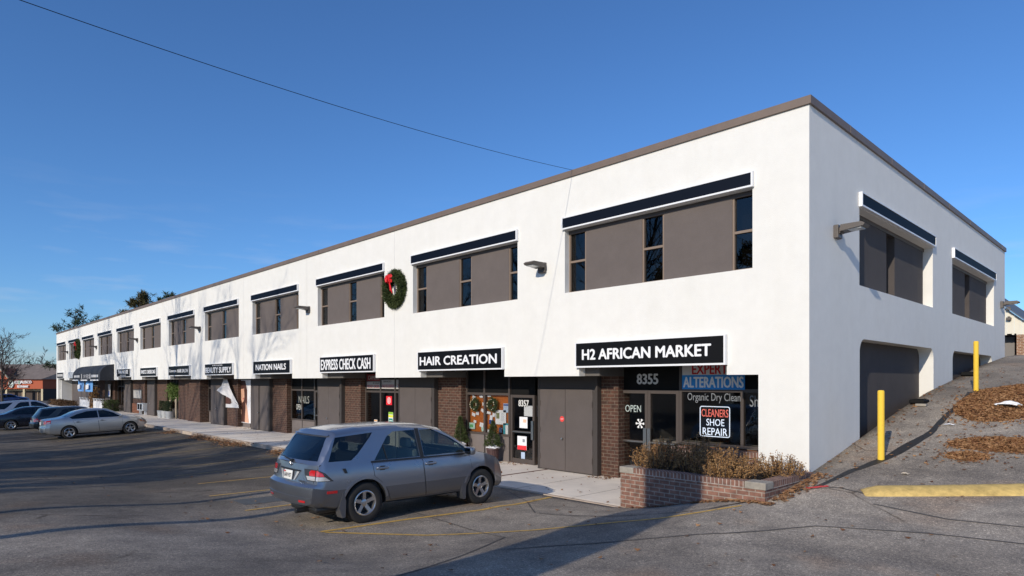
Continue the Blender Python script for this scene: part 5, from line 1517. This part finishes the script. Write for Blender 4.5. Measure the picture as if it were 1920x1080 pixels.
class Car:
    def __init__(s, name, label, loc, rz, P, paint_m, low_m, group='cars parked nose in along the front', detail=True, roll=(0,0)):
        s.P = P; s.paint = paint_m; s.low = low_m
        s.root = empty(name, loc, rz, label, 'car', group)
        s.root.rotation_euler = (roll[0], roll[1], rz)
        s.build(detail)
    def sec(s, x):
        P = s.P; W = ipl(x, P['W']); zt = ipl(x, P['zt']); zB = min(ipl(x, P['zbelt']), zt-.012); zb = ipl(x, P['zb'])
        zB = max(zB, zb+.06); zt = max(zt, zB+.012)
        h = zt-zB; tum = P.get('tum', .30); c = min(1, h/.35)
        Wb = W*.952; H = zB-zb
        y9 = Wb - tum*(h-.075*c)
        side = [(f, w) for f, w in ((.07,.955),(.15,.975),(.26,.990),(.38,.998),(.46,1.0),(.50,1.0),(.54,1.0),(.66,.998),(.80,.990),(.93,.972))]
        pts = [(0,zb-.008),(W*.80,zb)] + [(W*w, zb+f*H) for f, w in side] + [(Wb,zB),
               (Wb-tum*h*.48, zB+h*.5), (y9, zt-.075*c-.2*h*(1-c)), (y9-.11*c-.16*(1-c), zt-.018-.03*(1-c)*min(1,h*10)), (y9*.45, zt-.002), (0,zt)]
        return pts
    def bend(s, x, y, z):
        P = s.P; x0, x1 = P['zt'][0][0], P['zt'][-1][0]; W = P['Wmax']; q = min(1, abs(y)/W)
        rear = max(0, 1-(x-x0)/.75); frt = max(0, 1-(x1-x)/1.0)
        wz = max(0, 1-(x-x0)/.42)
        return x + P.get('rb',.14)*q**2.6*rear - P.get('fb',.34)*q**2.4*frt + ipl(z, P['rz'])*wz
    def build(s, detail):
        P = s.P; x0, x1 = P['zt'][0][0], P['zt'][-1][0]
        xs = sorted(set([round(x0+(x1-x0)*i/84, 4) for i in range(85)] + [p[0] for p in P['zt']] + [x0+.012, x0+.03, x1-.012, x1-.03]))
        xs = [x for i, x in enumerate(xs) if i == 0 or x-xs[i-1] > .004]
        def ring(x, sec, bend=True, sh=1.0):
            pts = sec(x); full = pts + [(-y, z) for y, z in pts[-2:0:-1]]
            return [((s.bend(x, y, z) if bend else x), y*sh, z) for y, z in full]
        m = MB(); vs = []
        for x in xs: vs += ring(x, s.sec)
        n = len(vs)//len(xs); np_ = len(s.sec(xs[0]))
        fs = []; mi = []
        for i in range(len(xs)-1):
            for k in range(n):
                j = (k+1) % n
                fs.append((i*n+k, i*n+j, (i+1)*n+j, (i+1)*n+k))
                kk = k if k < np_-1 else n-1-k
                mi.append(2 if kk == 0 else (1 if 1 <= kk <= 5 and P.get('two', True) else 0))
        # rear face: a grid that follows the bumper, ledge and tailgate
        k2 = np_-6; cols = (.85,.6,.3,0,-.3,-.6,-.85); base = len(vs); sec0 = s.sec(xs[0])
        for k in range(1, k2+1):
            y, z = sec0[k]
            for c in cols: vs.append((s.bend(xs[0], y*c, z), y*c, z))
        nc = len(cols)
        def row(k): return [k] + [base+(k-1)*nc+i for i in range(nc)] + [n-k]
        for k in range(1, k2):
            r0, r1 = row(k), row(k+1)
            for i in range(nc+1): fs.append((r0[i], r0[i+1], r1[i+1], r1[i])); mi.append(1 if k <= 5 and P.get('two', True) else 0)
        fs.append(tuple(row(1)+[0])); mi.append(1)
        fs.append(tuple(row(k2)[::-1] + list(range(k2+1, n-k2)))); mi.append(0)
        fs += [tuple((len(xs)-1)*n+k for k in range(n))]; mi += [0]
        m.v = vs; m.f = fs; m.mi = mi
        mats = [s.paint, s.low, M_trim, M_under]
        body = m.build('body', mats, None)
        # BVH of the uncut skin
        s.bvh = BVHTree.FromPolygons([v.co for v in body.data.vertices], [tuple(p.vertices) for p in body.data.polygons])
        cut = []
        # cabin cavity
        cx = [x for x in xs if ipl(x,P['zt'])-ipl(x,P['zbelt']) > .33 and x > x0+.60]
        def csec(x):
            W = ipl(x,P['W']); zt = ipl(x,P['zt']); zB = ipl(x,P['zbelt']); h = zt-zB; t = P.get('tum',.30)
            return [(0,.42),(W*.84,.42),(W*.88,zB-.02),(W*.952-t*(h-.12)-.05, zt-.12),(0,zt-.055)]
        m = MB(); vs = []
        for x in cx: vs += ring(x, csec, False)
        n2 = len(vs)//len(cx)
        m.v = vs; m.f = [(i*n2+k, i*n2+(k+1)%n2, (i+1)*n2+(k+1)%n2, (i+1)*n2+k) for i in range(len(cx)-1) for k in range(n2)] + [tuple(range(n2))[::-1], tuple((len(cx)-1)*n2+k for k in range(n2))]
        m.mi = [3]*len(m.f); cut.append(m.build('cut', mats))
        xm = (cx[0]+cx[-1])/2
        for poly, _ in P['win']:
            m = MB(); m.prism(poly, -1.6, 1.6, 2); cut.append(m.build('cut', mats))
        for poly, a, b, _ in P['ends']:
            m = MB(); m.prism(poly, a, b, 2, axis='x'); cut.append(m.build('cut', mats))
        ra = P['arch']
        for wx in (P['wr'], P['wf']):
            for sd in (1,-1):
                m = MB(); m.lathe([(ra, .50*sd), (ra, 1.4*sd)], 40, 'y', (wx, 0, P['wh']), 3); cut.append(m.build('cut', mats))
        for c in cut:
            md = body.modifiers.new('b', 'BOOLEAN'); md.operation = 'DIFFERENCE'; md.solver = 'EXACT'; md.object = c
        me = evalmesh(body); body.modifiers.clear()
        for c in cut: wipe(c)
        b = bmesh.new(); b.from_mesh(me)
        for f in b.faces: f.smooth = True
        for e in b.edges:
            e.smooth = len(e.link_faces) == 2 and e.calc_face_angle(0) < R(42) and e.link_faces[0].material_index == e.link_faces[1].material_index
        b.to_mesh(me); b.free(); me.name = 'body'
        if not me.materials:
            for q in mats: me.materials.append(q)
        old = body.data; body.data = me; bpy.data.meshes.remove(old)
        body.parent = s.root; s.body = body
        # panes
        for poly, gm in P['win']:
            for sd in (1,-1):
                m = MB(); s.skin(m, s.grow(poly, .012), sd, -.010, .004, cell=.25, inner=.003); m.build('window', gm, s.root, smooth=30)
        for poly, a, b_, gm in P['ends']:
            m = MB(); s.skin(m, s.grow(poly, .012), 'r' if b_ < 0 else 'f', -.008, .004, cell=.25, inner=.003); m.build('windscreen' if b_ > 0 else 'rear_window', gm, s.root, smooth=30)
        for i, (wx) in enumerate((P['wr'], P['wf'])):
            for sd in (1,-1): s.wheel(wx, sd)
        # seats
        if detail:
            for sx_, w in ((P['seat'],.26),):
                for sd in (1,-1):
                    m = MB(); y = .36*sd
                    m.bbox(sx_-.25, sx_+.28, y-w, y+w, .45, .72, .07); m.bbox(sx_-.36, sx_-.18, y-w, y+w, .66, 1.18, .06); m.bbox(sx_-.38, sx_-.26, y-.13, y+.13, 1.20, 1.38, .04)
                    m.build('seat', M_seatlt, s.root, smooth=40)
            m = MB(); xx = P['seat']-.92; m.bbox(xx-.25, xx+.28, -.62, .62, .45, .72, .07); m.bbox(xx-.36, xx-.18, -.62, .62, .66, 1.15, .06)
            for y in (-.36,.36): m.bbox(xx-.36, xx-.26, y-.13, y+.13, 1.16, 1.30, .03)
            m.build('rear_seat', M_seatlt, s.root, smooth=40)
            m = MB(); xx = P['seat']+.75; m.bbox(xx, xx+.35, -.68, .68, .70, 1.0, .05); m.build('dashboard', M_trim, s.root)
            m = MB(); pts = [(P['seat']+.55+.06*math.sin(a)*.5, .36+.17*math.cos(a), .98+.17*math.sin(a)) for a in [R(20*k) for k in range(19)]]; m.tube(pts, .015, 6); m.build('steering_wheel', M_trim, s.root)
    def grow(s, poly, g):
        cx = sum(p[0] for p in poly)/len(poly); cz = sum(p[1] for p in poly)/len(poly)
        o = []
        for a, b in poly:
            d = math.hypot(a-cx, b-cz); o.append((cx+(a-cx)*(1+g/d), cz+(b-cz)*(1+g/d)))
        return o
    def frame(s, side, poly=None):
        if side in (1,-1): return (lambda u, v: Vector((u, 3*side, v))), Vector((0,-side,0))
        if side == 'r': return (lambda u, v: Vector((-6, u, v))), Vector((1,0,0))
        if side == 'f': return (lambda u, v: Vector((6, u, v))), Vector((-1,0,0))
        o, d = side                                                     # (corner point, direction)
        d = d.normalized(); h = Vector((-d.y, d.x, 0)).normalized()
        return (lambda u, v: o - d*2 + h*u + Vector((0,0,v))), d
    def skin(s, mb, poly, side, off, thick, cell=.12, mi=0, inner=.012):
        """a panel whose outline is poly, laid on the body surface"""
        F, d = s.frame(side)
        b = bmesh.new()
        b.faces.new([b.verts.new((u, v, 0)) for u, v in poly])
        us = [p[0] for p in poly]; ws = [p[1] for p in poly]
        for lo, hi, ax in ((min(us), max(us), 0), (min(ws), max(ws), 1)):
            k = math.floor(lo/cell)*cell + cell
            while k < hi-1e-4:
                pc = [0,0,0]; pc[ax] = k; pn = [0,0,0]; pn[ax] = 1
                bmesh.ops.bisect_plane(b, geom=b.verts[:]+b.edges[:]+b.faces[:], plane_co=pc, plane_no=pn, dist=1e-5)
                k += cell
        bmesh.ops.triangulate(b, faces=b.faces[:])
        b.verts.index_update()
        outv = []; inv = []; last = None
        pend = []
        for v in b.verts:
            o = F(v.co.x, v.co.y)
            h = s.bvh.ray_cast(o, d)
            p = h[0] if h[0] else None
            outv.append(p)
        for i, p in enumerate(outv):
            if p is None:
                near = min((q for q in range(len(outv)) if outv[q] is not None), key=lambda q: (b.verts[:][q].co-b.verts[:][i].co).length, default=None)
                o = F(b.verts[:][i].co.x, b.verts[:][i].co.y)
                p2 = outv[near] if near is not None else o
                outv[i] = o + d*((p2-o).dot(d))
        top = [p - d*(off+thick) for p in outv]; bot = [p - d*(off-inner) for p in outv]
        n = len(top); fs = [tuple(v.index for v in f.verts) for f in b.faces]
        bd = [(e.verts[0].index, e.verts[1].index) for e in b.edges if len(e.link_faces) == 1]
        mb.add(top+bot, fs + [tuple(i+n for i in f[::-1]) for f in fs] + [(a, c, c+n, a+n) for a, c in bd], mi)
        b.free()
    def hit(s, side, u, v):
        F, d = s.frame(side); h = s.bvh.ray_cast(F(u, v), d); return h[0] if h[0] else F(u, v)+d*2.2
    def wheel(s, wx, sd):
        P = s.P; r = P['wrad']; wd = P.get('wwid',.215); ty = P.get('track',.775); rr = r*P.get('rimf',.60)
        w = empty('wheel', (wx, ty*sd, P['wh']), 0 if sd > 0 else math.pi); w.parent = s.root
        h = wd/2
        t = MB(); t.lathe([(rr,-h*.9),(rr+.02,-h),(r-.035,-h*1.02),(r-.012,-h*.86),(r,-h*.62),(r,h*.62),(r-.012,h*.86),(r-.035,h*1.02),(rr+.02,h),(rr,h*.9)], 40, 'y', cap=False)
        for k in range(4): t.lathe([(r+.0015,-.06+.04*k-.004),(r+.0015,-.06+.04*k+.004)], 40, 'y', cap=False)
        t.build('tyre', M_rubber, w, smooth=40)
        m = MB()
        m.lathe([(rr+.004,-h*.8),(rr+.004,h*.92),(rr-.012,h*.97),(rr-.022,h*.90),(rr-.03,h*.5),(rr-.03,-h*.8)], 36, 'y', cap=False)
        m.lathe([(.001,h*.62),(.045,h*.62),(.062,h*.55),(.066,h*.30),(.066,h*.0)], 20, 'y', cap=False)
        ns = P.get('spokes',5)
        for k in range(ns):
            a = 2*math.pi*k/ns + math.pi/2; c, si = math.cos(a), math.sin(a)
            vs = []
            for q, wv, yv in ((.045,.030,h*.55),(rr*.45,.030,h*.60),(rr*.78,.030,h*.68),(rr-.014,.048,h*.72)):
                for e in (-1,1): vs.append((q*c-e*wv*si, yv, q*si+e*wv*c))
                for e in (-1,1): vs.append((q*c-e*wv*1.25*si, yv-.045, q*si+e*wv*1.25*c))
            fs = []
            for i in range(3):
                o = i*4; fs += [(o,o+1,o+5,o+4),(o,o+4,o+6,o+2),(o+1,o+3,o+7,o+5)]
            m.add(vs, fs)
        for k in range(5): a = 2*math.pi*(k+.5)/5; m.lathe([(.012,h*.56),(.012,h*.4)], 8, 'y', (.088*math.cos(a),0,.088*math.sin(a)))
        m.build('rim', M_rim, w, smooth=35)
        m = MB(); m.lathe([(.001,-.01),(rr-.028,-.01)], 30, 'y', cap=False); m.lathe([(.07,.012),(rr*.72,.012)], 30, 'y', (0,.0,0), cap=False); m.build('brake_disc', M_rimdark, w)
    def part(s, name, m, mats, smooth=35): return m.build(name, mats, s.root, smooth=smooth)

SUVP = dict(
    zt=[(-2.36,1.064),(-2.28,1.137),(-2.2,1.205),(-2.1,1.29),(-2.0,1.375),(-1.86,1.54),(-1.80,1.595),(-1.3,1.645),(-.5,1.665),(.05,1.645),(.42,1.575),(.80,1.37),(1.12,1.15),(1.22,1.09),(1.5,1.045),(1.9,.955),(2.06,.88),(2.14,.78),(2.20,.62)],
    rz=[(.38,.03),(.46,.0),(.66,.0),(.715,.012),(.735,.075),(.80,.095),(.95,.115),(1.06,.14)],
    zbelt=[(-2.36,1.048),(-1.0,1.035),(1.1,1.0),(1.5,.98),(2.0,.86),(2.12,.74),(2.2,.58)],
    zb=[(-2.36,.40),(-2.2,.34),(-1.9,.29),(0,.27),(1.7,.28),(2.1,.27),(2.2,.34)],
    W=[(-2.36,.83),(-2.2,.875),(-1.6,.905),(0,.91),(1.5,.90),(1.9,.87),(2.2,.78)], Wmax=.91, tum=.30,
    wr=-1.31, wf=1.31, wh=.355, wrad=.355, arch=.415, track=.785, rimf=.60, seat=.18,
    win=[([(-.055,1.065),(-.085,1.545),(.20,1.545),(.60,1.375),(.92,1.18),(1.0,1.075)], M_carglass),
         ([(-.155,1.065),(-.19,1.55),(-.66,1.54),(-.80,1.46),(-.95,1.28),(-1.12,1.065)], M_carglass),
         ([(-1.97,1.10),(-1.80,1.49),(-1.08,1.545),(-1.14,1.47),(-1.42,1.20),(-1.56,1.10)], M_carprivacy)],
    ends=[([(-.69,1.11),(.69,1.11),(.57,1.49),(-.57,1.49)], -1.5, -2.6, M_carprivacy), ([(-.72,1.14),(.72,1.14),(.58,1.53),(-.58,1.53)], .1, 1.7, M_carglass)])
P_suv = paint("blue grey metallic paint", (.29,.31,.355), .27, .85); P_suvlow = paint("darker grey cladding", (.155,.162,.182), .32)
zf, zr_ = gz(-5.0,-4.5), gz(-5.0,-7.2)
pitch = math.atan2(zf-zr_, 2.7)
SV = Car('suv', 'blue grey SUV parked nose in, nearest car to the camera', (-4.93-.80, -5.88, (zf+zr_)/2-.005), R(90), SUVP, P_suv, P_suvlow, roll=(0,-pitch))
SV.root.scale = (1.03,)*3
def both(fn):
    for sd in (-1, 1): fn(sd)
def doorpanel(c, poly, zsplit, paint_m, low_m, name='door', sd=-1, hx=None, hz=.93):
    m = MB(); c.skin(m, c.grow(poly, .009), sd, .000, .0022, cell=.10, mi=2)
    c.skin(m, poly, sd, .0015, .0035, cell=.10)
    o = c.part(name, m, [paint_m, low_m, M_trim], 30)
    for f in o.data.polygons:
        if f.material_index == 0 and zsplit and f.center.z < zsplit: f.material_index = 1
    if hx is not None:
        p = c.hit(sd, hx, hz); k = MB()
        k.bbox(hx-.115, hx+.115, min(p.y+sd*.004, p.y+sd*.045), max(p.y+sd*.004, p.y+sd*.045), hz-.022, hz+.022, .014)
        k.bbox(hx-.05, hx+.05, min(p.y, p.y+sd*.022), max(p.y, p.y+sd*.022), hz-.038, hz+.038, .010, mi=1)
        h = k.build('handle', [paint_m, M_trim], o, smooth=40)
    return o
FD = [(1.02,.99),(1.06,.75),(.98,.50),(.90,.36),(-.02,.345),(-.055,.60),(-.10,1.015)]
RD = [(-.125,1.015),(-.08,.60),(-.045,.345),(-.80,.36),(-.86,.52),(-1.0,.70),(-1.13,.80),(-1.165,1.02)]
for sd in (-1,1):
    doorpanel(SV, FD, .615, P_suv, P_suvlow, sd=sd, hx=.06, hz=.925); doorpanel(SV, RD, .615, P_suv, P_suvlow, sd=sd, hx=-.98, hz=.93)
    m = MB(); SV.skin(m, [(-1.60,.615),(1.9,.60),(1.9,.635),(-1.60,.65)], sd, .003, .006, cell=.2)
    # black pillar strips and the thin divider bar in the rear door glass
    m = MB(); SV.skin(m, [(-.145,1.03),(-.185,1.575),(-.10,1.575),(-.06,1.03)], sd, .001, .003, cell=.1); SV.skin(m, [(-.86,1.06),(-.845,1.06),(-.90,1.36),(-.915,1.34)], sd, -.012, .012, cell=.2)
    SV.part('pillar_trim', m, M_trim)
    m = MB(); SV.skin(m, [(-1.19,1.030),(1.02,1.020),(1.02,1.052),(-1.19,1.062)], sd, .0, .005, cell=.12); SV.part('belt_moulding', m, M_trim)
    p = SV.hit(sd, .95, 1.04); m = MB()
    y0, y1 = sorted((p.y+sd*.06, p.y+sd*.26)); m.bbox(.86,1.0,y0,y1,1.03,1.18,.045,seg=3); y0, y1 = sorted((p.y-sd*.02, p.y+sd*.10)); m.bbox(.91,.98,y0,y1,1.0,1.07,.02)
    mr_ = SV.part('wing_mirror', m, P_suv, 45); k = MB(); y0, y1 = sorted((p.y+sd*.075, p.y+sd*.245)); k.box(.853,.8595,y0,y1,1.05,1.16); k.build('mirror_glass', M_carprivacy, mr_)
    for wx, a in ((-1.31,-.43),(1.31,-.45)):
        m = MB(); y0, y1 = sorted((.905*sd, .72*sd)); xx = wx+a
        m.prism([(xx-.07,.33),(xx+.0,.60),(xx+.055,.44),(xx+.045,.17),(xx-.01,.16)], y0, y1); SV.part('mud_flap', m, P_suvlow)
    # arch lips
    for wx in (-1.31, 1.31):
        m = MB(); poly = [(wx+.415*math.cos(R(t)), .355+.415*math.sin(R(t))) for t in range(8,173,6)] + [(wx+.455*math.cos(R(t)), .355+.455*math.sin(R(t))) for t in range(172,7,-6)]
        SV.skin(m, poly, sd, .0, .010, cell=.3); SV.part('arch_lip', m, P_suvlow if False else P_suv)
    # tail lamps on the rear corner
    o_ = Vector((-2.18, .80*sd, 0)); d_ = Vector((.80, -.60*sd, 0)); f = (o_, d_); q = -sd
    def U(lst): return [(a*-q if False else a*(-1 if sd > 0 else 1), b) for a, b in lst]
    m = MB(); SV.skin(m, U([(-.235,.79),(.20,.80),(.265,.90),(.285,.985),(-.02,.985),(-.13,.93)]), f, .001, .010, cell=.06); tl = SV.part('tail_lamp', m, M_lampdark)
    m = MB(); SV.skin(m, U([(-.20,.80),(.0,.806),(.0,.87),(-.14,.865)]), f, .011, .006, cell=.06); SV.skin(m, U([(.02,.807),(.185,.813),(.225,.875),(.02,.872)]), f, .011, .006, cell=.06); m.build('clear_lens', M_lampclear, tl, smooth=35)
    m = MB(); SV.skin(m, U([(-.13,.873),(.0,.877),(.0,.972),(-.02,.972),(-.10,.925)]), f, .011, .006, cell=.06); SV.skin(m, U([(.02,.879),(.15,.882),(.16,.94),(.12,.972),(.02,.972)]), f, .011, .006, cell=.06); m.build('red_lens', M_lampred, tl, smooth=35)
    m = MB(); SV.skin(m, [(-2.02,.585),(-1.84,.585),(-1.84,.63),(-2.02,.63)], sd, .0, .006); SV.part('side_reflector', m, M_lampred)
    m = MB(); SV.skin(m, [(2.0,.52),(2.10,.52),(2.10,.56),(2.0,.56)], sd, .0, .006); SV.part('side_marker', m, M_amber)
    m = MB(); SV.skin(m, [(sd*a, b) for a, b in ((.42,.68),(.76,.70),(.78,.84),(.50,.82))], 'f', .0, .010); SV.part('headlamp', m, M_headl)
# tailgate outline, plate recess, plate, wiper, badge, bumper lamps, exhaust
m = MB()
for a, b in (((-.80,1.06),(-.74,.76)),((.80,1.06),(.74,.76))):
    SV.skin(m, [(a[0]-.005,a[1]),(a[0]+.005,a[1]),(b[0]+.005,b[1]),(b[0]-.005,b[1])], 'r', .0, .002, cell=.05)
SV.part('tailgate_seam', m, M_trim)
m = MB(); SV.skin(m, [(-.36,.95),(.36,.95),(.36,.928),(-.36,.928)], 'r', .002, .022, cell=.06); SV.part('tailgate_handle', m, M_trim)
m = MB(); SV.skin(m, [(-.35,.925),(-.28,.925),(-.20,.775),(-.23,.775)], 'r', .001, .012, cell=.05); SV.part('plate_trim', m, M_lampclear)
m = MB(); SV.skin(m, [(.35,.925),(.28,.925),(.20,.775),(.23,.775)], 'r', .001, .012, cell=.05); SV.part('plate_trim', m, M_lampclear)
p = SV.hit('r', 0, .85); m = MB(); m.M = Matrix.Translation((p.x-.022, 0, .85)) @ Matrix.Rotation(R(8), 4, 'Y'); m.bbox(-.008,.008,-.152,.152,-.076,.076,.006)
pt = SV.part('licence_plate', m, mat("white plate", (.72,.72,.68), .5))
RMx = Matrix(((0,0,-1,0),(-1,0,0,0),(0,1,0,0),(0,0,0,1)))
text_mesh("6AW M77", .25, .07, mat("plate ink", (.04,.04,.06), .6), 'lettering', pt, Matrix.Translation((p.x-.033,0,.845)) @ Matrix.Rotation(R(8),4,'Y') @ RMx, .01, .001)
m = MB(); m.box(p.x-.042, p.x-.030, .085,.125,.895,.915); m.build('plate_emblem', M_sticker, pt)
p = SV.hit('r', 0, 1.03); m = MB(); N = 20
m.tube([(p.x-.012, .052*math.cos(6.283*k/N), 1.035+.036*math.sin(6.283*k/N)) for k in range(N+1)], .005, 5); m.tube([(p.x-.012,.02,1.06),(p.x-.012,.0,1.02),(p.x-.012,-.03,1.02)], .005, 5); SV.part('emblem', m, M_steel)
p = SV.hit('r', -.50, .77); text_mesh("RX300", .24, .035, M_steel, 'badge', SV.root, Matrix.Translation((p.x-.012,-.47,.775)) @ RMx, .015, .004)
p = SV.hit('r', 0, 1.10); m = MB(); m.tube([(p.x-.03,-.02,1.085),(p.x-.045,.02,1.10),(p.x-.02,.30,1.13),(p.x+.01,.52,1.13)], [.018,.012,.009,.006], 6); m.bbox(p.x-.05,p.x+.0,-.05,.03,1.06,1.11,.012); SV.part('rear_wiper', m, M_trim)
for sd in (-1,1):
    m = MB(); SV.skin(m, [(sd*.50,.445),(sd*.66,.445),(sd*.66,.48),(sd*.50,.48)], 'r', .0, .008, cell=.06); SV.part('bumper_reflector', m, M_lampred)
m = MB(); SV.skin(m, [(-.80,.53),(.80,.53),(.80,.505),(-.80,.505)], 'r', .0, .010, cell=.1); SV.part('bumper_ridge', m, P_suvlow)
m = MB(); m.lathe([(.038,-2.36),(.045,-2.36),(.045,-2.0),(.038,-2.0)], 14, 'x', (0,-.45,.30)); m.bbox(-2.15,-1.55,-.75,-.2,.25,.36,.05); m.bbox(-2.0,-1.5,-.55,.55,.16,.30,.06); SV.part('exhaust', m, M_trim)
m = MB(); m.bbox(-1.45,-1.17,-.7,.7,.28,.40,.04); m.bbox(1.17,1.45,-.7,.7,.28,.40,.04); m.bbox(-1.2,1.2,-.35,.35,.22,.36,.05); SV.part('axles', m, M_under)
m = MB(); SV.skin(m, [(-1.74,.98),(-1.69,.98),(-1.66,.90),(-1.70,.90)], -1, .0, .02, cell=.05); SV.part('aerial_base', m, M_trim)
m = MB(); SV.skin(m, [(-.60,1.535),(.60,1.535),(.62,1.515),(-.62,1.515)], 'r', .0, .03, cell=.1); SV.part('spoiler_lip', m, P_suv)

SEDP = dict(
    zt=[(-2.42,.985),(-2.2,1.02),(-1.75,1.05),(-1.58,1.085),(-1.0,1.33),(-.6,1.415),(-.05,1.43),(.42,1.37),(.9,1.15),(1.22,.99),(1.7,.91),(2.05,.80),(2.22,.68),(2.30,.52)],
    rz=[(.30,.03),(.42,.0),(.60,.0),(.66,.035),(.80,.05),(.98,.07)],
    zbelt=[(-2.42,.93),(-1.6,.945),(0,.915),(1.2,.875),(2.0,.75),(2.2,.60),(2.3,.48)],
    zb=[(-2.42,.36),(-2.2,.26),(-1.9,.22),(0,.19),(1.7,.20),(2.2,.20),(2.3,.28)],
    W=[(-2.42,.78),(-2.2,.84),(-1.5,.865),(0,.87),(1.4,.865),(1.9,.83),(2.3,.72)], Wmax=.87, tum=.42, two=False,
    wr=-1.335, wf=1.335, wh=.32, wrad=.32, arch=.37, track=.755, rimf=.68, seat=.1, fb=.42,
    win=[([(-.03,.965),(-.06,1.325),(.20,1.325),(.60,1.18),(.95,.95)], M_carprivacy), ([(-.07,.965),(-.10,1.33),(-.55,1.315),(-1.0,1.19),(-1.30,1.06),(-1.18,.975)], M_carprivacy)],
    ends=[([(-.66,1.10),(.66,1.10),(.50,1.29),(-.50,1.29)], -.75, -2.0, M_carprivacy), ([(-.66,1.03),(.66,1.03),(.50,1.30),(-.50,1.30)], .1, 1.5, M_carprivacy)])
HATP = dict(SUVP); HATP.update(rimf=.66, spokes=6)
HATP = {**HATP, 'win': [(w[0], M_carprivacy) for w in SUVP['win']], 'ends': [(e[0], e[1], e[2], M_carprivacy) for e in SUVP['ends']]}
def simple_car(name, label, x, y, P, pm, sc=1.0, scz=1.0, lampz=(.78,1.0), front=True, split=None):
    a, b = gz(x, y+1.3), gz(x, y-1.3)
    c = Car(name, label, (x, y, (a+b)/2), R(90), P, pm, pm, detail=False, roll=(0,-math.atan2(a-b, 2.6)))
    c.root.scale = (sc, sc, sc*scz)
    x0 = P['zt'][0][0]; x1 = P['zt'][-1][0]; W = P['Wmax']
    for sd in (-1,1):
        o_ = Vector((x0+.15,(W-.08)*sd,0)); d_ = Vector((.80,-.60*sd,0)); s_ = -1 if sd > 0 else 1
        m = MB(); c.skin(m, [(p*s_, q) for p, q in ((-.16,lampz[0]+.03),(.24,lampz[0]),(.30,lampz[1]-.02),(-.12,lampz[1]))], (o_, d_), .0, .012, cell=.08); tl = c.part('tail_lamp', m, M_lampred)
        m = MB(); c.skin(m, [(p*s_, q) for p, q in ((-.14,lampz[0]+.05),(-.02,lampz[0]+.04),(-.02,lampz[0]+.10),(-.13,lampz[0]+.11))], (o_, d_), .012, .006, cell=.08); m.build('clear_lens', M_lampclear, tl)
        m = MB(); c.skin(m, [(sd*p, q) for p, q in ((W-.42,.60),(W-.13,.62),(W-.12,.74),(W-.34,.72))], 'f', .0, .012, cell=.1); c.part('headlamp', m, M_headl)
        m = MB(); c.skin(m, [(x1-.50,.66),(x1-.22,.58),(x1-.26,.68),(x1-.48,.74)], sd, .0, .012, cell=.08); c.part('turn_lamp', m, M_amber if P is SEDP else M_headl)
        zt_ = .90 if P is SEDP else .99
        F = [(.98,zt_),(1.0,.45),(.92,.30),(-.03,.28),(-.06,.6),(-.08,zt_)]; Rr = [(-.10,zt_),(-.08,.6),(-.05,.28),(-.86,.30),(-.92,.46),(-1.05,.62),(-1.16,zt_)]
        for pl_, hx in ((F,.08),(Rr,-.95)): doorpanel(c, pl_, None, pm, pm, sd=sd, hx=hx, hz=zt_-.08)
        p = c.hit(sd, .92, zt_+.03); m = MB(); y0, y1 = sorted((p.y+sd*.03, p.y+sd*.22)); m.bbox(.85,.97,y0,y1,zt_+.03,zt_+.16,.04); c.part('wing_mirror', m, pm, 45)
    p = c.hit('r', 0, .80); m = MB(); m.bbox(p.x-.02,p.x-.002,-.15,.15,.73,.87,.005); c.part('licence_plate', m, mat("white plate", (.7,.7,.68), .5))
    m = MB(); m.bbox(-1.45,-1.2,-.7,.7,.22,.34,.04); m.bbox(1.2,1.45,-.7,.7,.22,.34,.04); m.bbox(-1.9,1.9,-.45,.45,.16,.30,.05); c.part('underbody', m, M_under)
    return c
SC = simple_car('sedan', 'silver sedan with dark windows, nearest of the far row of cars', -36.0-.2, -5.35, SEDP, paint("silver paint", (.50,.50,.49), .32), sc=1.06)
simple_car('wagon', 'dark green grey wagon just behind the silver sedan', -40.4, -5.6, HATP, paint("dark green grey paint", (.055,.065,.068), .30), .96, .95)
simple_car('sedan', 'black sedan with red tail lamps between the dark wagon and the pale wagon', -46.0, -6.9, SEDP, paint("black blue paint", (.012,.016,.028), .22, .3), 1.0)
simple_car('wagon', 'pale silver wagon at the left edge of the row of cars', -53.0, -6.3, HATP, paint("pale silver paint", (.46,.47,.49), .32), 1.03, .98)
for x, y, c_, rz_, lb in ((-96,-9,(.03,.07,.16),90,'small dark blue car roof showing behind the pale wagon'),(-103,-3,(.02,.05,.18),90,'far blue car beside the end of the white wall'),(-92,-12,(.02,.02,.022),90,'far black car at the left edge behind the pale wagon')):
    simple_car('far_car', lb, x, y, SEDP, paint("far car paint", c_, .3, .3), 1.05)
